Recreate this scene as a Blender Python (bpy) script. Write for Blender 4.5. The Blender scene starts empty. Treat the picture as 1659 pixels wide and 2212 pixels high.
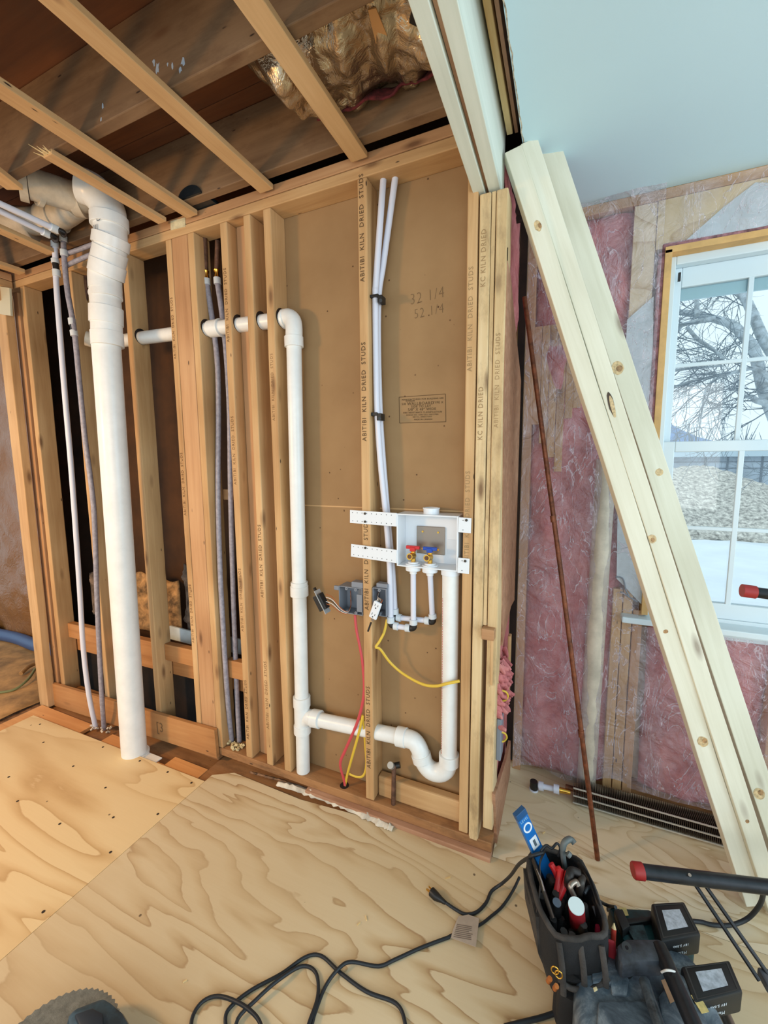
import bpy, bmesh, math, random
from mathutils import Vector as V, Matrix, noise
import numpy as np
random.seed(7)
scene = bpy.context.scene
COL = scene.collection
PI = math.pi
H = 1.44                      # camera height; z=0 is the top of the plywood
F = 895.02; CX, CY = 829.5, 1106.0
YAW, PITCH, ROLL = math.radians(-23.873), math.radians(-6.6766), math.radians(-.4532)

# ---------------------------------------------------------------- camera
def cam_axes():
    c, s = math.cos, math.sin
    f = V((s(YAW)*c(PITCH), c(YAW)*c(PITCH), s(PITCH)))
    r = V((c(YAW), -s(YAW), 0)); u = r.cross(f)
    r2 = c(ROLL)*r + s(ROLL)*u; u2 = -s(ROLL)*r + c(ROLL)*u
    return r2, u2, f
RX, UX, FX = cam_axes()
cd = bpy.data.cameras.new('camera'); cam = bpy.data.objects.new('camera', cd); COL.objects.link(cam)
cam.matrix_world = Matrix(((RX.x, UX.x, -FX.x, 0), (RX.y, UX.y, -FX.y, 0), (RX.z, UX.z, -FX.z, H), (0, 0, 0, 1)))
cd.sensor_fit = 'HORIZONTAL'; cd.sensor_width = 36; cd.lens = F/1659*36; cd.clip_start = .02; cd.clip_end = 400
scene.camera = cam

# ---------------------------------------------------------------- world, light, exposure
w = bpy.data.worlds.new('overcast_sky'); scene.world = w; w.use_nodes = True
bg = w.node_tree.nodes['Background']; bg.inputs[0].default_value = (.72, .86, .95, 1); bg.inputs[1].default_value = 1.3
def area(name, loc, target, sx, sy, power, col):
    l = bpy.data.lights.new(name, 'AREA'); l.shape = 'RECTANGLE'; l.size = sx; l.size_y = sy; l.energy = power; l.color = col
    o = bpy.data.objects.new(name, l); COL.objects.link(o); o.location = loc
    o.rotation_euler = (V(target)-V(loc)).to_track_quat('-Z', 'Y').to_euler(); return o
area('side_fill_light', (2.9, .35, 1.3), (-.5, 1.1, 1.6), 1.8, 1.5, 42, (.78, .92, 1))  # bluish fill light added out of view on the right
area('rear_fill_light', (.6, -2.6, 1.6), (-.8, 1.5, 1.3), 2.2, 1.5, 34, (.96, .97, .95))  # unseen fill light added behind the camera
area('warm_work_lamp', (-2.55, -.55, 1.7), (-2.1, 1.3, .3), .3, .3, 36, (1, .56, .2))
scene.view_settings.view_transform = 'Standard'; scene.view_settings.look = 'None'
scene.view_settings.exposure = 0.0; scene.view_settings.gamma = 1; scene.view_settings.use_curve_mapping = False
scene.cycles.max_bounces = 8; scene.cycles.diffuse_bounces = 4; scene.cycles.transparent_max_bounces = 16

# ---------------------------------------------------------------- where a ray of the lens meets a plane
def ray(px, py): return RX*((px-CX)/F) - UX*((py-CY)/F) + FX
def onY(px, py, Y): r = ray(px, py); r = r*(Y/r.y); return V((r.x, Y, r.z+H))
def onZ(px, py, Z): r = ray(px, py); r = r*((Z-H)/r.z); return V((r.x, r.y, Z))
def onX(px, py, X): r = ray(px, py); r = r*(X/r.x); return V((X, r.y, r.z+H))

# ---------------------------------------------------------------- materials
def lin(c): return tuple(((x/255/12.92) if x/255 <= .04045 else ((x/255+.055)/1.055)**2.4) for x in c)+(1,)
class NT:
    def __init__(s, name):
        s.m = bpy.data.materials.new(name); s.m.use_nodes = True; s.t = s.m.node_tree
        s.b = s.t.nodes['Principled BSDF']; s.out = s.t.nodes['Material Output']
    def n(s, typ, ins=None, **kw):
        nd = s.t.nodes.new('ShaderNode'+typ)
        for k, v in kw.items(): setattr(nd, k, v)
        for k, v in (ins or {}).items():
            if isinstance(v, bpy.types.NodeSocket): s.t.links.new(v, nd.inputs[k])
            else: nd.inputs[k].default_value = v
        return nd
    def coords(s, scale=(1, 1, 1), rnd=True, which='Object'):
        o = s.n('TexCoord').outputs[which]
        if rnd:
            r = s.n('ObjectInfo').outputs['Random']
            m = s.n('VectorMath', {0: (37.1, 11.3, 23.7)}, operation='SCALE'); s.t.links.new(r, m.inputs['Scale'])
            o = s.n('VectorMath', {0: o, 1: m.outputs[0]}, operation='ADD').outputs[0]
        return s.n('Mapping', {'Vector': o, 'Scale': scale}).outputs[0]
    def noise(s, v, scale=1, detail=4, rough=.55, dist=0): return s.n('TexNoise', {'Vector': v, 'Scale': scale, 'Detail': detail, 'Roughness': rough, 'Distortion': dist}).outputs[0]
    def ramp(s, f, stops, interp='LINEAR'):
        r = s.n('ValToRGB', {0: f}); e = r.color_ramp; e.interpolation = interp
        while len(e.elements) < len(stops): e.elements.new(.5)
        for el, (p, c) in zip(e.elements, stops): el.position = p; el.color = c if len(c) == 4 else lin(c)
        return r.outputs[0]
    def mix(s, f, a, b, mode='MIX'):
        m = s.n('Mix', data_type='RGBA', blend_type=mode)
        for k, v in ((0, f), (6, a), (7, b)):
            if isinstance(v, bpy.types.NodeSocket): s.t.links.new(v, m.inputs[k])
            else: m.inputs[k].default_value = v
        return m.outputs[2]
    def set(s, **kw):
        for k, v in kw.items():
            k = k.replace('_', ' ')
            if isinstance(v, bpy.types.NodeSocket): s.t.links.new(v, s.b.inputs[k])
            else: s.b.inputs[k].default_value = v
    def bump(s, h, st=.3, d=.002):
        s.t.links.new(s.n('Bump', {'Height': h, 'Strength': st, 'Distance': d}).outputs[0], s.b.inputs['Normal'])
def G(v): return (v, v, v, 1)
def wood(name, lo, mid, hi, knots=.9, dots=True, rough=.72, dirt=0):
    t = NT(name); c = t.coords((1.3, 22, 22)); c2 = t.coords((1, 1, 1))
    g = t.noise(c, 1.6, 6, .62, .5)
    col = t.ramp(g, [(.3, lo), (.5, mid), (.68, hi)])
    big = t.noise(c2, 2.2, 2, .5); col = t.mix(.55, col, t.ramp(big, [(.3, lo), (.5, mid), (.7, hi)]))
    if knots:
        ck = t.coords((3.2, 11, 11)); vd = t.n('TexVoronoi', {'Vector': ck, 'Scale': 1.0}, feature='F1').outputs['Distance']
        km = t.ramp(vd, [(.05, G(knots)), (.10, G(knots*.55)), (.17, G(0))])
        col = t.mix(km, col, lin((92, 55, 28)))
    if dots:
        cv = t.coords((7, 26, 26)); dd = t.n('TexVoronoi', {'Vector': cv, 'Scale': 1.0}, feature='F1').outputs['Distance']
        gate = t.noise(t.coords((5, 17, 17)), 1, 0)
        dm = t.n('Math', {0: t.ramp(dd, [(.05, G(1)), (.085, G(0))]), 1: t.ramp(gate, [(.5, G(0)), (.56, G(1))])}, operation='MULTIPLY').outputs[0]
        col = t.mix(dm, col, lin((45, 28, 18)))
    if dirt:
        dn = t.noise(t.coords((2, 5, 5)), 3, 6, .7); col = t.mix(t.ramp(dn, [(.5, G(0)), (.7, G(dirt))]), col, lin((90, 62, 40)))
    t.set(Base_Color=col, Roughness=rough); t.bump(g, .25, .0012); return t.m
STUD = wood('old_spruce', (162, 122, 78), (193, 154, 106), (212, 177, 130), .75)
STUD2 = wood('old_spruce_red', (158, 114, 76), (186, 142, 100), (200, 160, 118), .8)
PALE = wood('weathered_pale_spruce', (170, 140, 96), (206, 178, 132), (226, 204, 164), .8, True, dirt=.45)
STRAP = wood('strapping_spruce', (176, 136, 90), (202, 164, 116), (218, 184, 138), .8, True)
JOIST = wood('joist_spruce', (104, 78, 54), (128, 100, 72), (146, 118, 88), .6, True, dirt=.5)
NEW = wood('new_spruce', (196, 190, 166), (216, 211, 190), (228, 224, 206), .6, False)
NEWB = wood('new_beam_spruce', (196, 204, 192), (214, 222, 210), (226, 232, 222), .25, False)
RAW = wood('splintered_spruce', (196, 150, 88), (226, 196, 140), (242, 222, 172), .2, False)
DIRTY = wood('dirty_plate', (120, 82, 52), (158, 112, 70), (178, 132, 86), .6, True, dirt=.6)
PLANK = wood('orange_subfloor', (190, 130, 74), (212, 152, 92), (224, 168, 108), .6, True)
BROWN = wood('red_brown_board', (134, 92, 66), (168, 122, 92), (196, 156, 126), .5, True, dirt=.3)
PINEBK = wood('blocking', (150, 102, 58), (178, 126, 76), (192, 144, 92), .5, True)
def plywood(name, lo, mid, hi, line, nscale=1.0, seed=0., lines=9, centre=None):
    t = NT(name); o = t.n('TexCoord').outputs['Object']
    o = t.n('Mapping', {'Vector': o, 'Location': (seed, seed*.7, 0), 'Scale': (.62*nscale, 2.2*nscale, 1)}).outputs[0]
    f = t.noise(o, 1.2, 3.0, .45, .9)
    if centre:
        oo = t.n('Mapping', {'Vector': t.n('TexCoord').outputs['Object'], 'Location': (-centre[0]*.30, -centre[1], 0), 'Scale': (.30, 1, 0)}).outputs[0]
        ds = t.n('VectorMath', {0: oo}, operation='LENGTH').outputs['Value']
        f = t.n('Math', {0: f, 1: .40, 2: t.n('Math', {0: ds, 1: .85}, operation='MULTIPLY').outputs[0]}, operation='MULTIPLY_ADD').outputs[0]
    f2 = t.noise(t.coords((9, 30, 1), False), 1, 3, .6)
    ff = t.n('Math', {0: f2, 1: .012, 2: f}, operation='MULTIPLY_ADD').outputs[0]
    fr = t.n('Math', {0: t.n('Math', {0: ff, 1: float(lines)}, operation='MULTIPLY').outputs[0]}, operation='FRACT').outputs[0]
    col = t.ramp(fr, [(0, hi), (.45, hi), (.70, mid), (.90, lo), (.965, line), (1, hi)])
    patch = t.noise(o, .8, 3, .5); col = t.mix(t.ramp(patch, [(.4, G(0)), (.62, G(.65))]), col, lin(mid))
    fine = t.noise(t.coords((4, 120, 1), False), 1, 4, .7); col = t.mix(.10, col, t.ramp(fine, [(.3, lo), (.7, hi)]))
    sp = t.n('TexVoronoi', {'Vector': t.coords((6, 6, 1), False), 'Scale': 1.0}, feature='F1').outputs['Distance']
    col = t.mix(t.ramp(sp, [(.02, G(.8)), (.03, G(0))]), col, lin((60, 38, 20)))
    t.set(Base_Color=col, Roughness=.62); t.bump(fine, .12, .001); return t.m
_c = onZ(330, 1885, 0); CEN = (_c.x-(-1.465+2.4)/2, _c.y-(-1.4+1.43)/2)
PLY = plywood('plywood_right', (186, 156, 114), (206, 182, 142), (217, 198, 162), (160, 124, 82), 1.3, 3.3, 19, CEN)
PLYL = plywood('plywood_left', (204, 168, 116), (222, 192, 142), (230, 204, 156), (188, 148, 96), .8, 2.1, 11)
PLYF = plywood('plywood_far', (200, 174, 134), (218, 198, 162), (226, 208, 176), (186, 156, 114), 1.5, 5.7, 13)
SUBF = wood('dark_subfloor', (84, 46, 22), (104, 60, 30), (122, 74, 40), .4, False, dirt=.4)
def plain(name, c, rough=.5, metal=0., bump=0, bs=200, var=0, spec=.5, vs=12):
    t = NT(name); t.set(Base_Color=lin(c), Roughness=rough, Metallic=metal, Specular_IOR_Level=spec)
    if var:
        nn = t.noise(t.coords((1, 1, 1)), vs, 5, .65); lo = tuple(x*(1-var) for x in c); hi = tuple(min(255, x*(1+var)) for x in c)
        t.set(Base_Color=t.ramp(nn, [(.35, lo), (.65, hi)]))
    if bump: t.bump(t.noise(t.coords((1, 1, 1)), bs, 4, .6), bump, .002)
    return t.m
def gypsum():
    t = NT('wallboard_paper'); c = t.coords((1, 1, 1), False)
    col = t.ramp(t.noise(c, 3, 5, .6), [(.3, (146, 114, 76)), (.7, (162, 130, 90))])
    v = t.n('TexVoronoi', {'Vector': c, 'Scale': 24.0}, feature='F1').outputs['Distance']
    gate = t.noise(c, 17, 0); dm = t.n('Math', {0: t.ramp(v, [(.06, G(1)), (.10, G(0))]), 1: t.ramp(gate, [(.56, G(0)), (.6, G(1))])}, operation='MULTIPLY').outputs[0]
    col = t.mix(dm, col, lin((84, 56, 32)))
    wn = t.noise(c, 9, 6, .75, 1.0); pos = t.n('VectorMath', {0: c, 1: tuple(onY(850, 790, 1.49))}, operation='DISTANCE').outputs['Value']
    near = t.ramp(pos, [(.02, G(1)), (.09, G(0))])
    wm = t.n('Math', {0: t.ramp(wn, [(.56, G(0)), (.64, G(1))]), 1: near}, operation='MULTIPLY').outputs[0]
    col = t.mix(wm, col, lin((205, 196, 184)))
    t.set(Base_Color=col, Roughness=.8); return t.m
GYP = gypsum()
FAINT = plain('faint_ink', (156, 128, 90), .9); INK = plain('ink', (126, 94, 60), .9); INKD = plain('dark_ink', (92, 68, 42), .9); PENCIL = plain('pencil', (122, 96, 66), .9)
PVC = plain('white_pvc', (228, 230, 228), .32, var=.02); PVC2 = plain('dusty_pvc', (196, 186, 168), .5, var=.08)
PEX = plain('white_pex', (214, 218, 232), .38); PEXG = plain('grey_pex', (150, 148, 160), .45, var=.1, vs=60); RING = plain('crimp_cap', (206, 214, 220), .4)
BLK = plain('black_plastic', (22, 23, 24), .45); BRASS = plain('brass', (214, 168, 78), .25, 1.); COPPER = plain('aged_copper', (112, 66, 44), .5, .6, var=.25, vs=30); COPD = plain('dull_pipe', (92, 66, 52), .6, .3, var=.3, vs=30)
RED = plain('red_plastic', (196, 36, 40), .4); BLUE = plain('blue_plastic', (24, 70, 170), .4); STEEL = plain('steel_plate', (150, 138, 126), .35, .8); SCREW = plain('screw_head', (62, 58, 52), .5, .5)
GREYB = plain('grey_box', (126, 132, 142), .5); WHT = plain('white_plastic', (224, 230, 236), .35); WTEX = plain('white_flange', (214, 222, 230), .4)
REDW = plain('red_cable', (196, 70, 76), .45); YELW = plain('yellow_cable', (214, 180, 60), .45); WIREW = plain('white_wire', (218, 206, 196), .5); WIREB = plain('bare_copper_wire', (176, 96, 54), .4, .6); REDPRINT = plain('red_print', (200, 110, 96), .7)
GROUT = plain('debris', (116, 86, 62), .95, bump=.8, bs=60, var=.4, vs=30); CRUMB = plain('white_scrap', (206, 196, 178), .9, bump=.5, bs=60, var=.15); FOAM = plain('cream_foam', (214, 196, 150), .8)
DARK = plain('painted_void_dark', (34, 22, 14), .95, var=.4, vs=4); GREYINS = plain('grey_batt', (92, 80, 70), .9, bump=1, bs=40, var=.45, vs=14)  # DARK puts the black of unlit voids into the colour
CEILP = plain('ceiling_paint', (200, 230, 242), .7); DRYEDGE = plain('drywall_edge', (170, 158, 140), .95, bump=1, bs=90, var=.25, vs=60)
WINP = plain('window_vinyl', (206, 220, 226), .4); WINW = plain('raw_jamb', (206, 164, 104), .7, var=.06)
BAG = plain('black_canvas', (19, 19, 21), .85, bump=.6, bs=300, var=.35, vs=8); BAGG = plain('worn_canvas', (54, 50, 47), .88, bump=.7, bs=250, var=.3, vs=12); BAGRED = plain('red_webbing', (150, 34, 44), .6)
TEAL = plain('teal_plastic', (14, 56, 60), .45, var=.3, vs=20); LABEL = plain('silver_label', (168, 174, 182), .45, var=.12, vs=90); YLAB = plain('yellow_label', (196, 176, 112), .6, var=.1, vs=60)
def dusty():
    t = NT('dusty_black_plastic'); n = t.noise(t.coords((1, 1, 1)), 13, 7, .7, .8)
    t.set(Base_Color=t.ramp(n, [(.34, (40, 50, 60)), (.52, (82, 94, 104)), (.70, (136, 146, 152))]), Roughness=.5); return t.m
DUST = dusty(); TUBEB = plain('black_tube', (30, 32, 36), .35, .3, var=.3, vs=14)
LBLUE = plain('blue_enamel', (20, 104, 176), .35); GREYM = plain('grey_handle', (92, 100, 100), .5)
def pink():
    t = NT('pink_fibreglass'); n = t.noise(t.coords((1, 1, 1), False), 9, 7, .7, .6)
    t.set(Base_Color=t.ramp(n, [(.3, (160, 84, 88)), (.5, (196, 116, 116)), (.7, (218, 150, 146))]), Roughness=.95); t.bump(t.noise(t.coords((1, 1, 1), False), 60, 6, .7), .9, .006); return t.m
PINK = pink()
def poly():
    t = NT('clear_polythene'); c = t.coords((1, 1, .55), False)
    a = t.ramp(t.noise(c, 3.2, 6, .62, 1.6), [(.34, G(.14)), (.55, G(.30)), (.72, G(.62))])
    wr = t.noise(t.coords((1, 1, 1), False), 7, 5, .6, 2.2)
    st = t.noise(t.coords((1.3, 1, .5), False), 4.5, 3, .5, 3.2); a = t.mix(t.ramp(st, [(.485, G(0)), (.5, G(.75)), (.512, G(0))]), a, G(.8))  # narrow opaque streaks painted as highlights on the folds
    t.set(Base_Color=lin((206, 196, 206)), Roughness=.17, Specular_IOR_Level=1.0); t.bump(wr, 1.0, .05)
    tr = t.n('BsdfTransparent', {0: (.97, .97, .98, 1)}); mx = t.n('MixShader', {0: a, 1: tr.outputs[0], 2: t.b.outputs[0]})
    t.t.links.new(mx.outputs[0], t.out.inputs[0]); return t.m
POLY = poly()
def glass():
    t = NT('window_glass'); tr = t.n('BsdfTransparent', {0: (.95, .98, .98, 1)}); gl = t.n('BsdfGlossy', {'Roughness': .02})
    fr = t.n('Fresnel', {0: 1.45}); mx = t.n('MixShader', {0: fr.outputs[0], 1: tr.outputs[0], 2: gl.outputs[0]})
    t.t.links.new(mx.outputs[0], t.out.inputs[0]); return t.m
GLASS = glass()
def foilm(name, c, rough=.33, metal=.7):
    t = NT(name); t.set(Base_Color=lin(c), Metallic=metal, Roughness=rough); t.bump(t.noise(t.coords((1, 1, 1), False), 14, 4, .6, 2), .8, .01); return t.m
FOIL = foilm('foil_facing', (186, 168, 142), .24, .85); HALLP = foilm('brown_film', (138, 92, 48), .34, .0); HALLF = plain('paper_floor', (170, 128, 78), .7, bump=.8, bs=14, var=.2, vs=6); TARP = plain('blue_tarp', (62, 88, 130), .45, bump=.6, bs=40)
WRAP = plain('white_housewrap', (196, 208, 212), .6, bump=.9, bs=14, var=.04)
SNOW = plain('snow', (236, 242, 246), .9, bump=.3, bs=2, var=.02, vs=1); GRASS = plain('dry_grass_bank', (186, 180, 170), .95, bump=1, bs=14, var=.28, vs=9)
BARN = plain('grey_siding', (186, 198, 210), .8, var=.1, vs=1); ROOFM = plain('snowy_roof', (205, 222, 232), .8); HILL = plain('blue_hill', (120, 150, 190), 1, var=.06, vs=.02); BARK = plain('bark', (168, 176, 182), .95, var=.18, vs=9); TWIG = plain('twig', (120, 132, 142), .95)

# ---------------------------------------------------------------- objects
WM = {}
def tag(o, label=None, cat=None, group=None, kind=None):
    if label: o['label'] = label
    if cat: o['category'] = cat
    if group: o['group'] = group
    if kind: o['kind'] = kind
    return o
def thing(name, loc, label=None, cat=None, group=None, kind=None):
    o = bpy.data.objects.new(name, None); o.empty_display_size = .05; COL.objects.link(o); o.location = loc
    WM[o.name] = Matrix.Translation(V(loc)); return tag(o, label, cat, group, kind)
def put(name, me, mat, parent, Mw):
    o = bpy.data.objects.new(name, me); COL.objects.link(o)
    if mat: me.materials.append(mat)
    WM[o.name] = Mw
    if parent is not None:
        o.parent = parent; o.matrix_parent_inverse = WM[parent.name].inverted()
    o.matrix_basis = Mw; return o
class MB:
    def __init__(s): s.v = []; s.f = []
    def add(s, v, f):
        n = len(s.v); s.v += [V(x) for x in v]; s.f += [tuple(i+n for i in q) for q in f]; return s
    def box(s, a, b):
        x0, y0, z0 = a; x1, y1, z1 = b
        return s.add([(x0, y0, z0), (x1, y0, z0), (x1, y1, z0), (x0, y1, z0), (x0, y0, z1), (x1, y0, z1), (x1, y1, z1), (x0, y1, z1)],
                     [(0, 3, 2, 1), (4, 5, 6, 7), (0, 1, 5, 4), (1, 2, 6, 5), (2, 3, 7, 6), (3, 0, 4, 7)])
    def prism(s, pts, d):      # polygon (world points) thickened by vector d
        n = len(pts); d = V(d); p = [V(q) for q in pts]
        return s.add(p+[q+d for q in p], [tuple(range(n))[::-1], tuple(range(n, 2*n))]+[(i, (i+1) % n, n+(i+1) % n, n+i) for i in range(n)])
    def tube(s, pts, r, n=16, cap=True, flat=None):
        pts = [V(p) for p in pts]; rs = r if isinstance(r, (list, tuple)) else [r]*len(pts)
        base = len(s.v); prev = None
        for i, p in enumerate(pts):
            t = (pts[min(i+1, len(pts)-1)]-pts[max(i-1, 0)])
            if t.length < 1e-7: t = V((0, 0, 1))
            t.normalize()
            if prev is None:
                a = V((0, 0, 1)) if abs(t.z) < .9 else V((1, 0, 0)); prev = (a-t*a.dot(t)).normalized()
            else:
                prev = (prev-t*prev.dot(t)); prev = prev.normalized() if prev.length > 1e-6 else t.orthogonal().normalized()
            q = t.cross(prev)
            for k in range(n):
                an = 2*PI*k/n; s.v.append(p+(prev*math.cos(an)+q*math.sin(an)*(flat or 1))*rs[i])
        for i in range(len(pts)-1):
            for k in range(n):
                a = base+i*n; s.f.append((a+k, a+(k+1) % n, a+n+(k+1) % n, a+n+k))
        if cap:
            s.f.append(tuple(base+k for k in range(n))[::-1]); s.f.append(tuple(base+(len(pts)-1)*n+k for k in range(n)))
        return s
    def ring(s, a, b, r0, r1, n=24):   # hollow collar from a to b
        a, b = V(a), V(b); t = (b-a).normalized(); e = t.orthogonal().normalized(); q = t.cross(e); base = len(s.v)
        for p, r in ((a, r1), (b, r1), (b, r0), (a, r0)):
            for k in range(n):
                an = 2*PI*k/n; s.v.append(p+(e*math.cos(an)+q*math.sin(an))*r)
        for i in range(4):
            for k in range(n):
                A = base+i*n; B = base+((i+1) % 4)*n; s.f.append((A+k, A+(k+1) % n, B+(k+1) % n, B+k))
        return s
    def grid(s, fn, nu, nv, thick=None):
        pts = [[V(fn(i/nu, j/nv)) for j in range(nv+1)] for i in range(nu+1)]
        s.add([p for r in pts for p in r], [(i*(nv+1)+j, (i+1)*(nv+1)+j, (i+1)*(nv+1)+j+1, i*(nv+1)+j+1) for i in range(nu) for j in range(nv)])
        return s
    def build(s, name, mat, parent=None, smooth=0, bevel=0, seg=2, sub=0, solid=0):
        xs = [v.x for v in s.v]; ys = [v.y for v in s.v]; zs = [v.z for v in s.v]
        loc = V(((min(xs)+max(xs))/2, (min(ys)+max(ys))/2, min(zs)))
        me = bpy.data.meshes.new(name); me.from_pydata([v-loc for v in s.v], [], s.f)
        bm = bmesh.new(); bm.from_mesh(me)
        if solid == 0: bmesh.ops.recalc_face_normals(bm, faces=bm.faces)
        if bevel:
            es = [e for e in bm.edges if len(e.link_faces) == 2 and e.calc_face_angle(0) > .6]
            bmesh.ops.bevel(bm, geom=es, offset=bevel, segments=seg, profile=.5, affect='EDGES', clamp_overlap=True)
        bm.to_mesh(me); bm.free()
        if smooth:
            me.polygons.foreach_set('use_smooth', [True]*len(me.polygons)); me.set_sharp_from_angle(angle=math.radians(smooth))
        o = put(name, me, mat, parent, Matrix.Translation(loc))
        if solid: md = o.modifiers.new('thickness', 'SOLIDIFY'); md.thickness = solid; md.offset = 0
        return o
def pipe_curve(ctrl, step=8):       # smooth path through control points
    c = [V(p) for p in ctrl]; out = []
    for i in range(len(c)-1):
        p0, p1, p2, p3 = c[max(i-1, 0)], c[i], c[i+1], c[min(i+2, len(c)-1)]
        for k in range(step):
            t = k/step; out.append(.5*((2*p1)+(p2-p0)*t+(2*p0-5*p1+4*p2-p3)*t*t+(3*p1-p0-3*p2+p3)*t**3))
    return out+[c[-1]]
def board(name, A, B, wdt, thk, wdir, mat, parent=None, bev=.003, wob=0):
    """A-B centre line, wdt along wdir, thk across."""
    A, B = V(A), V(B); x = (B-A); L = x.length; x.normalize(); y = V(wdir); y = (y-x*y.dot(x)).normalized(); z = x.cross(y)
    bm = bmesh.new(); n = max(1, int(L/.25))
    prof = [(-wdt/2, -thk/2), (wdt/2, -thk/2), (wdt/2, thk/2), (-wdt/2, thk/2)]; rows = []
    for i in range(n+1):
        dy, dz = (random.uniform(-wob, wob), random.uniform(-wob, wob)) if 0 < i < n else (0, 0)
        rows.append([bm.verts.new((L*i/n, py+dy, pz+dz)) for py, pz in prof])
    for i in range(n):
        for k in range(4): bm.faces.new((rows[i][k], rows[i][(k+1) % 4], rows[i+1][(k+1) % 4], rows[i+1][k]))
    bm.faces.new(rows[0][::-1]); bm.faces.new(rows[-1]); bmesh.ops.recalc_face_normals(bm, faces=bm.faces)
    if bev:
        es = [e for e in bm.edges if e.calc_face_angle(0) > .8]
        bmesh.ops.bevel(bm, geom=es, offset=bev, segments=2, profile=.5, affect='EDGES', clamp_overlap=True)
    me = bpy.data.meshes.new(name); bm.to_mesh(me); bm.free()
    return put(name, me, mat, parent, Matrix(((x.x, y.x, z.x, A.x), (x.y, y.y, z.y, A.y), (x.z, y.z, z.z, A.z), (0, 0, 0, 1))))
def text(body, size, P, right, up, mat, parent, name='stamp', ext=.0003, sx=1.0, align='CENTER', thin=0):
    cu = bpy.data.curves.new('t', 'FONT'); cu.body = body; cu.size = size; cu.align_x = align; cu.align_y = 'CENTER'; cu.resolution_u = 2; cu.extrude = ext; cu.space_character = 1.15; cu.offset = -size*thin
    tmp = bpy.data.objects.new('t', cu); COL.objects.link(tmp); dg = bpy.context.evaluated_depsgraph_get()
    me = bpy.data.meshes.new_from_object(tmp.evaluated_get(dg)); bpy.data.objects.remove(tmp); bpy.data.curves.remove(cu)
    r = V(right).normalized(); u = V(up); u = (u-r*u.dot(r)).normalized(); n = r.cross(u); P = V(P); r = r*sx
    return put(name, me, mat, parent, Matrix(((r.x, u.x, n.x, P.x), (r.y, u.y, n.y, P.y), (r.z, u.z, n.z, P.z), (0, 0, 0, 1))))

# ================================================================ THE STUD WALL (front face Y=1.40)
D, DB = 1.40, 1.489
ZB, ZT = .058, 2.424                    # stud bottom and top
wb = thing('wall_back', (-1.5, D, 0), kind='structure')
studs = {}
def stud(key, x0, x1, y0=D, y1=DB, zb=ZB, zt=ZT, mat=STUD, name='stud', bev=.004):
    o = board(name, ((x0+x1)/2, (y0+y1)/2, zb), ((x0+x1)/2, (y0+y1)/2, zt), x1-x0, y1-y0, (1, 0, 0), mat, wb, bev, .0008); studs[key] = o; return o
stud('S1', -2.806, -2.768, mat=STUD); stud('S2', -2.383, -2.345); stud('S3', -1.959, -1.921)
stud('S4', -1.664, -1.629); stud('S4b', -1.627, -1.533, y0=D+.001, y1=D+.039, mat=STUD2); stud('S5', -1.531, -1.494)
stud('S6', -1.347, -1.310); stud('S6b', -1.307, -1.226, y0=1.451, y1=DB, mat=STUD2); stud('S7', -1.224, -1.189, mat=STUD); stud('S8', -1.125, -1.088)
stud('S9', -.7125, -.675, zb=.062)
stud('R1', -.323, -.289, zb=.062); stud('R2', -.285, -.250, zt=2.27, zb=.045, mat=PALE)
stud('R3', -.234, -.199, zb=.11, zt=2.27, mat=PALE); stud('R2b', -.248, -.236, y0=D+.004, zb=.88, zt=2.27, mat=PALE, bev=.001)
board('corner_block', (-.247, D-.004, .86), (-.205, D-.004, .86), .038, .05, (0, 0, 1), STUD2, wb, .002)
board('shim', (-.214, D-.003, .67), (-.214, D-.003, .86), .008, .006, (1, 0, 0), STUD, wb, .001)
# plates
board('top_plate', (-3.0, 1.4445, 2.443), (-.289, 1.4445, 2.443), .089, .037, (0, 1, 0), STUD, wb)
board('top_plate', (-3.02, 1.4445, 2.482), (-.289, 1.4445, 2.482), .089, .036, (0, 1, 0), STUD2, wb)
board('bottom_plate', (-1.52, 1.4445, .038), (-.200, 1.4445, .038), .089, .038, (0, 1, 0), DIRTY, wb)
board('bottom_plate', (-2.89, 1.4445, .020), (-1.53, 1.4445, .020), .089, .076, (0, 1, 0), DIRTY, wb)
board('floor_edge_strip', (-1.0, 1.402, .008), (-.20, 1.402, .008), .05, .020, (0, 1, 0), BROWN, wb)
# low blocking and boards
board('kick_board', (-2.888, 1.386, .035), (-1.516, 1.386, .088), .145, .019, (0, 0, 1), PINEBK, wb, .001)
text('[3', .075, onY(345, 1572, 1.3755), (1, 0, .03), (0, 0, 1), INK, wb, 'stamp', sx=.8)
for x0, x1, z in ((-2.766, -2.385, .44), (-2.343, -1.961, .445), (-1.919, -1.666, .455), (-1.49, -1.349, .45)):
    board('blocking', (x0, 1.465, z), (x1, 1.465, z+.004), .089, .038, (0, 0, 1), PINEBK, wb)
board('rail', (-2.86, 1.512, .335), (-1.35, 1.512, .362), .09, .038, (0, 0, 1), PINEBK, wb)
board('sill_block', (-.672, 1.455, .105), (-.325, 1.455, .105), .089, .038, (0, 0, 1), STUD, wb, .006, .003)
board('cross_block', (-1.492, 1.50, 1.30), (-1.349, 1.50, 1.30), .05, .03, (0, 0, 1), STUD2, wb)
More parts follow.
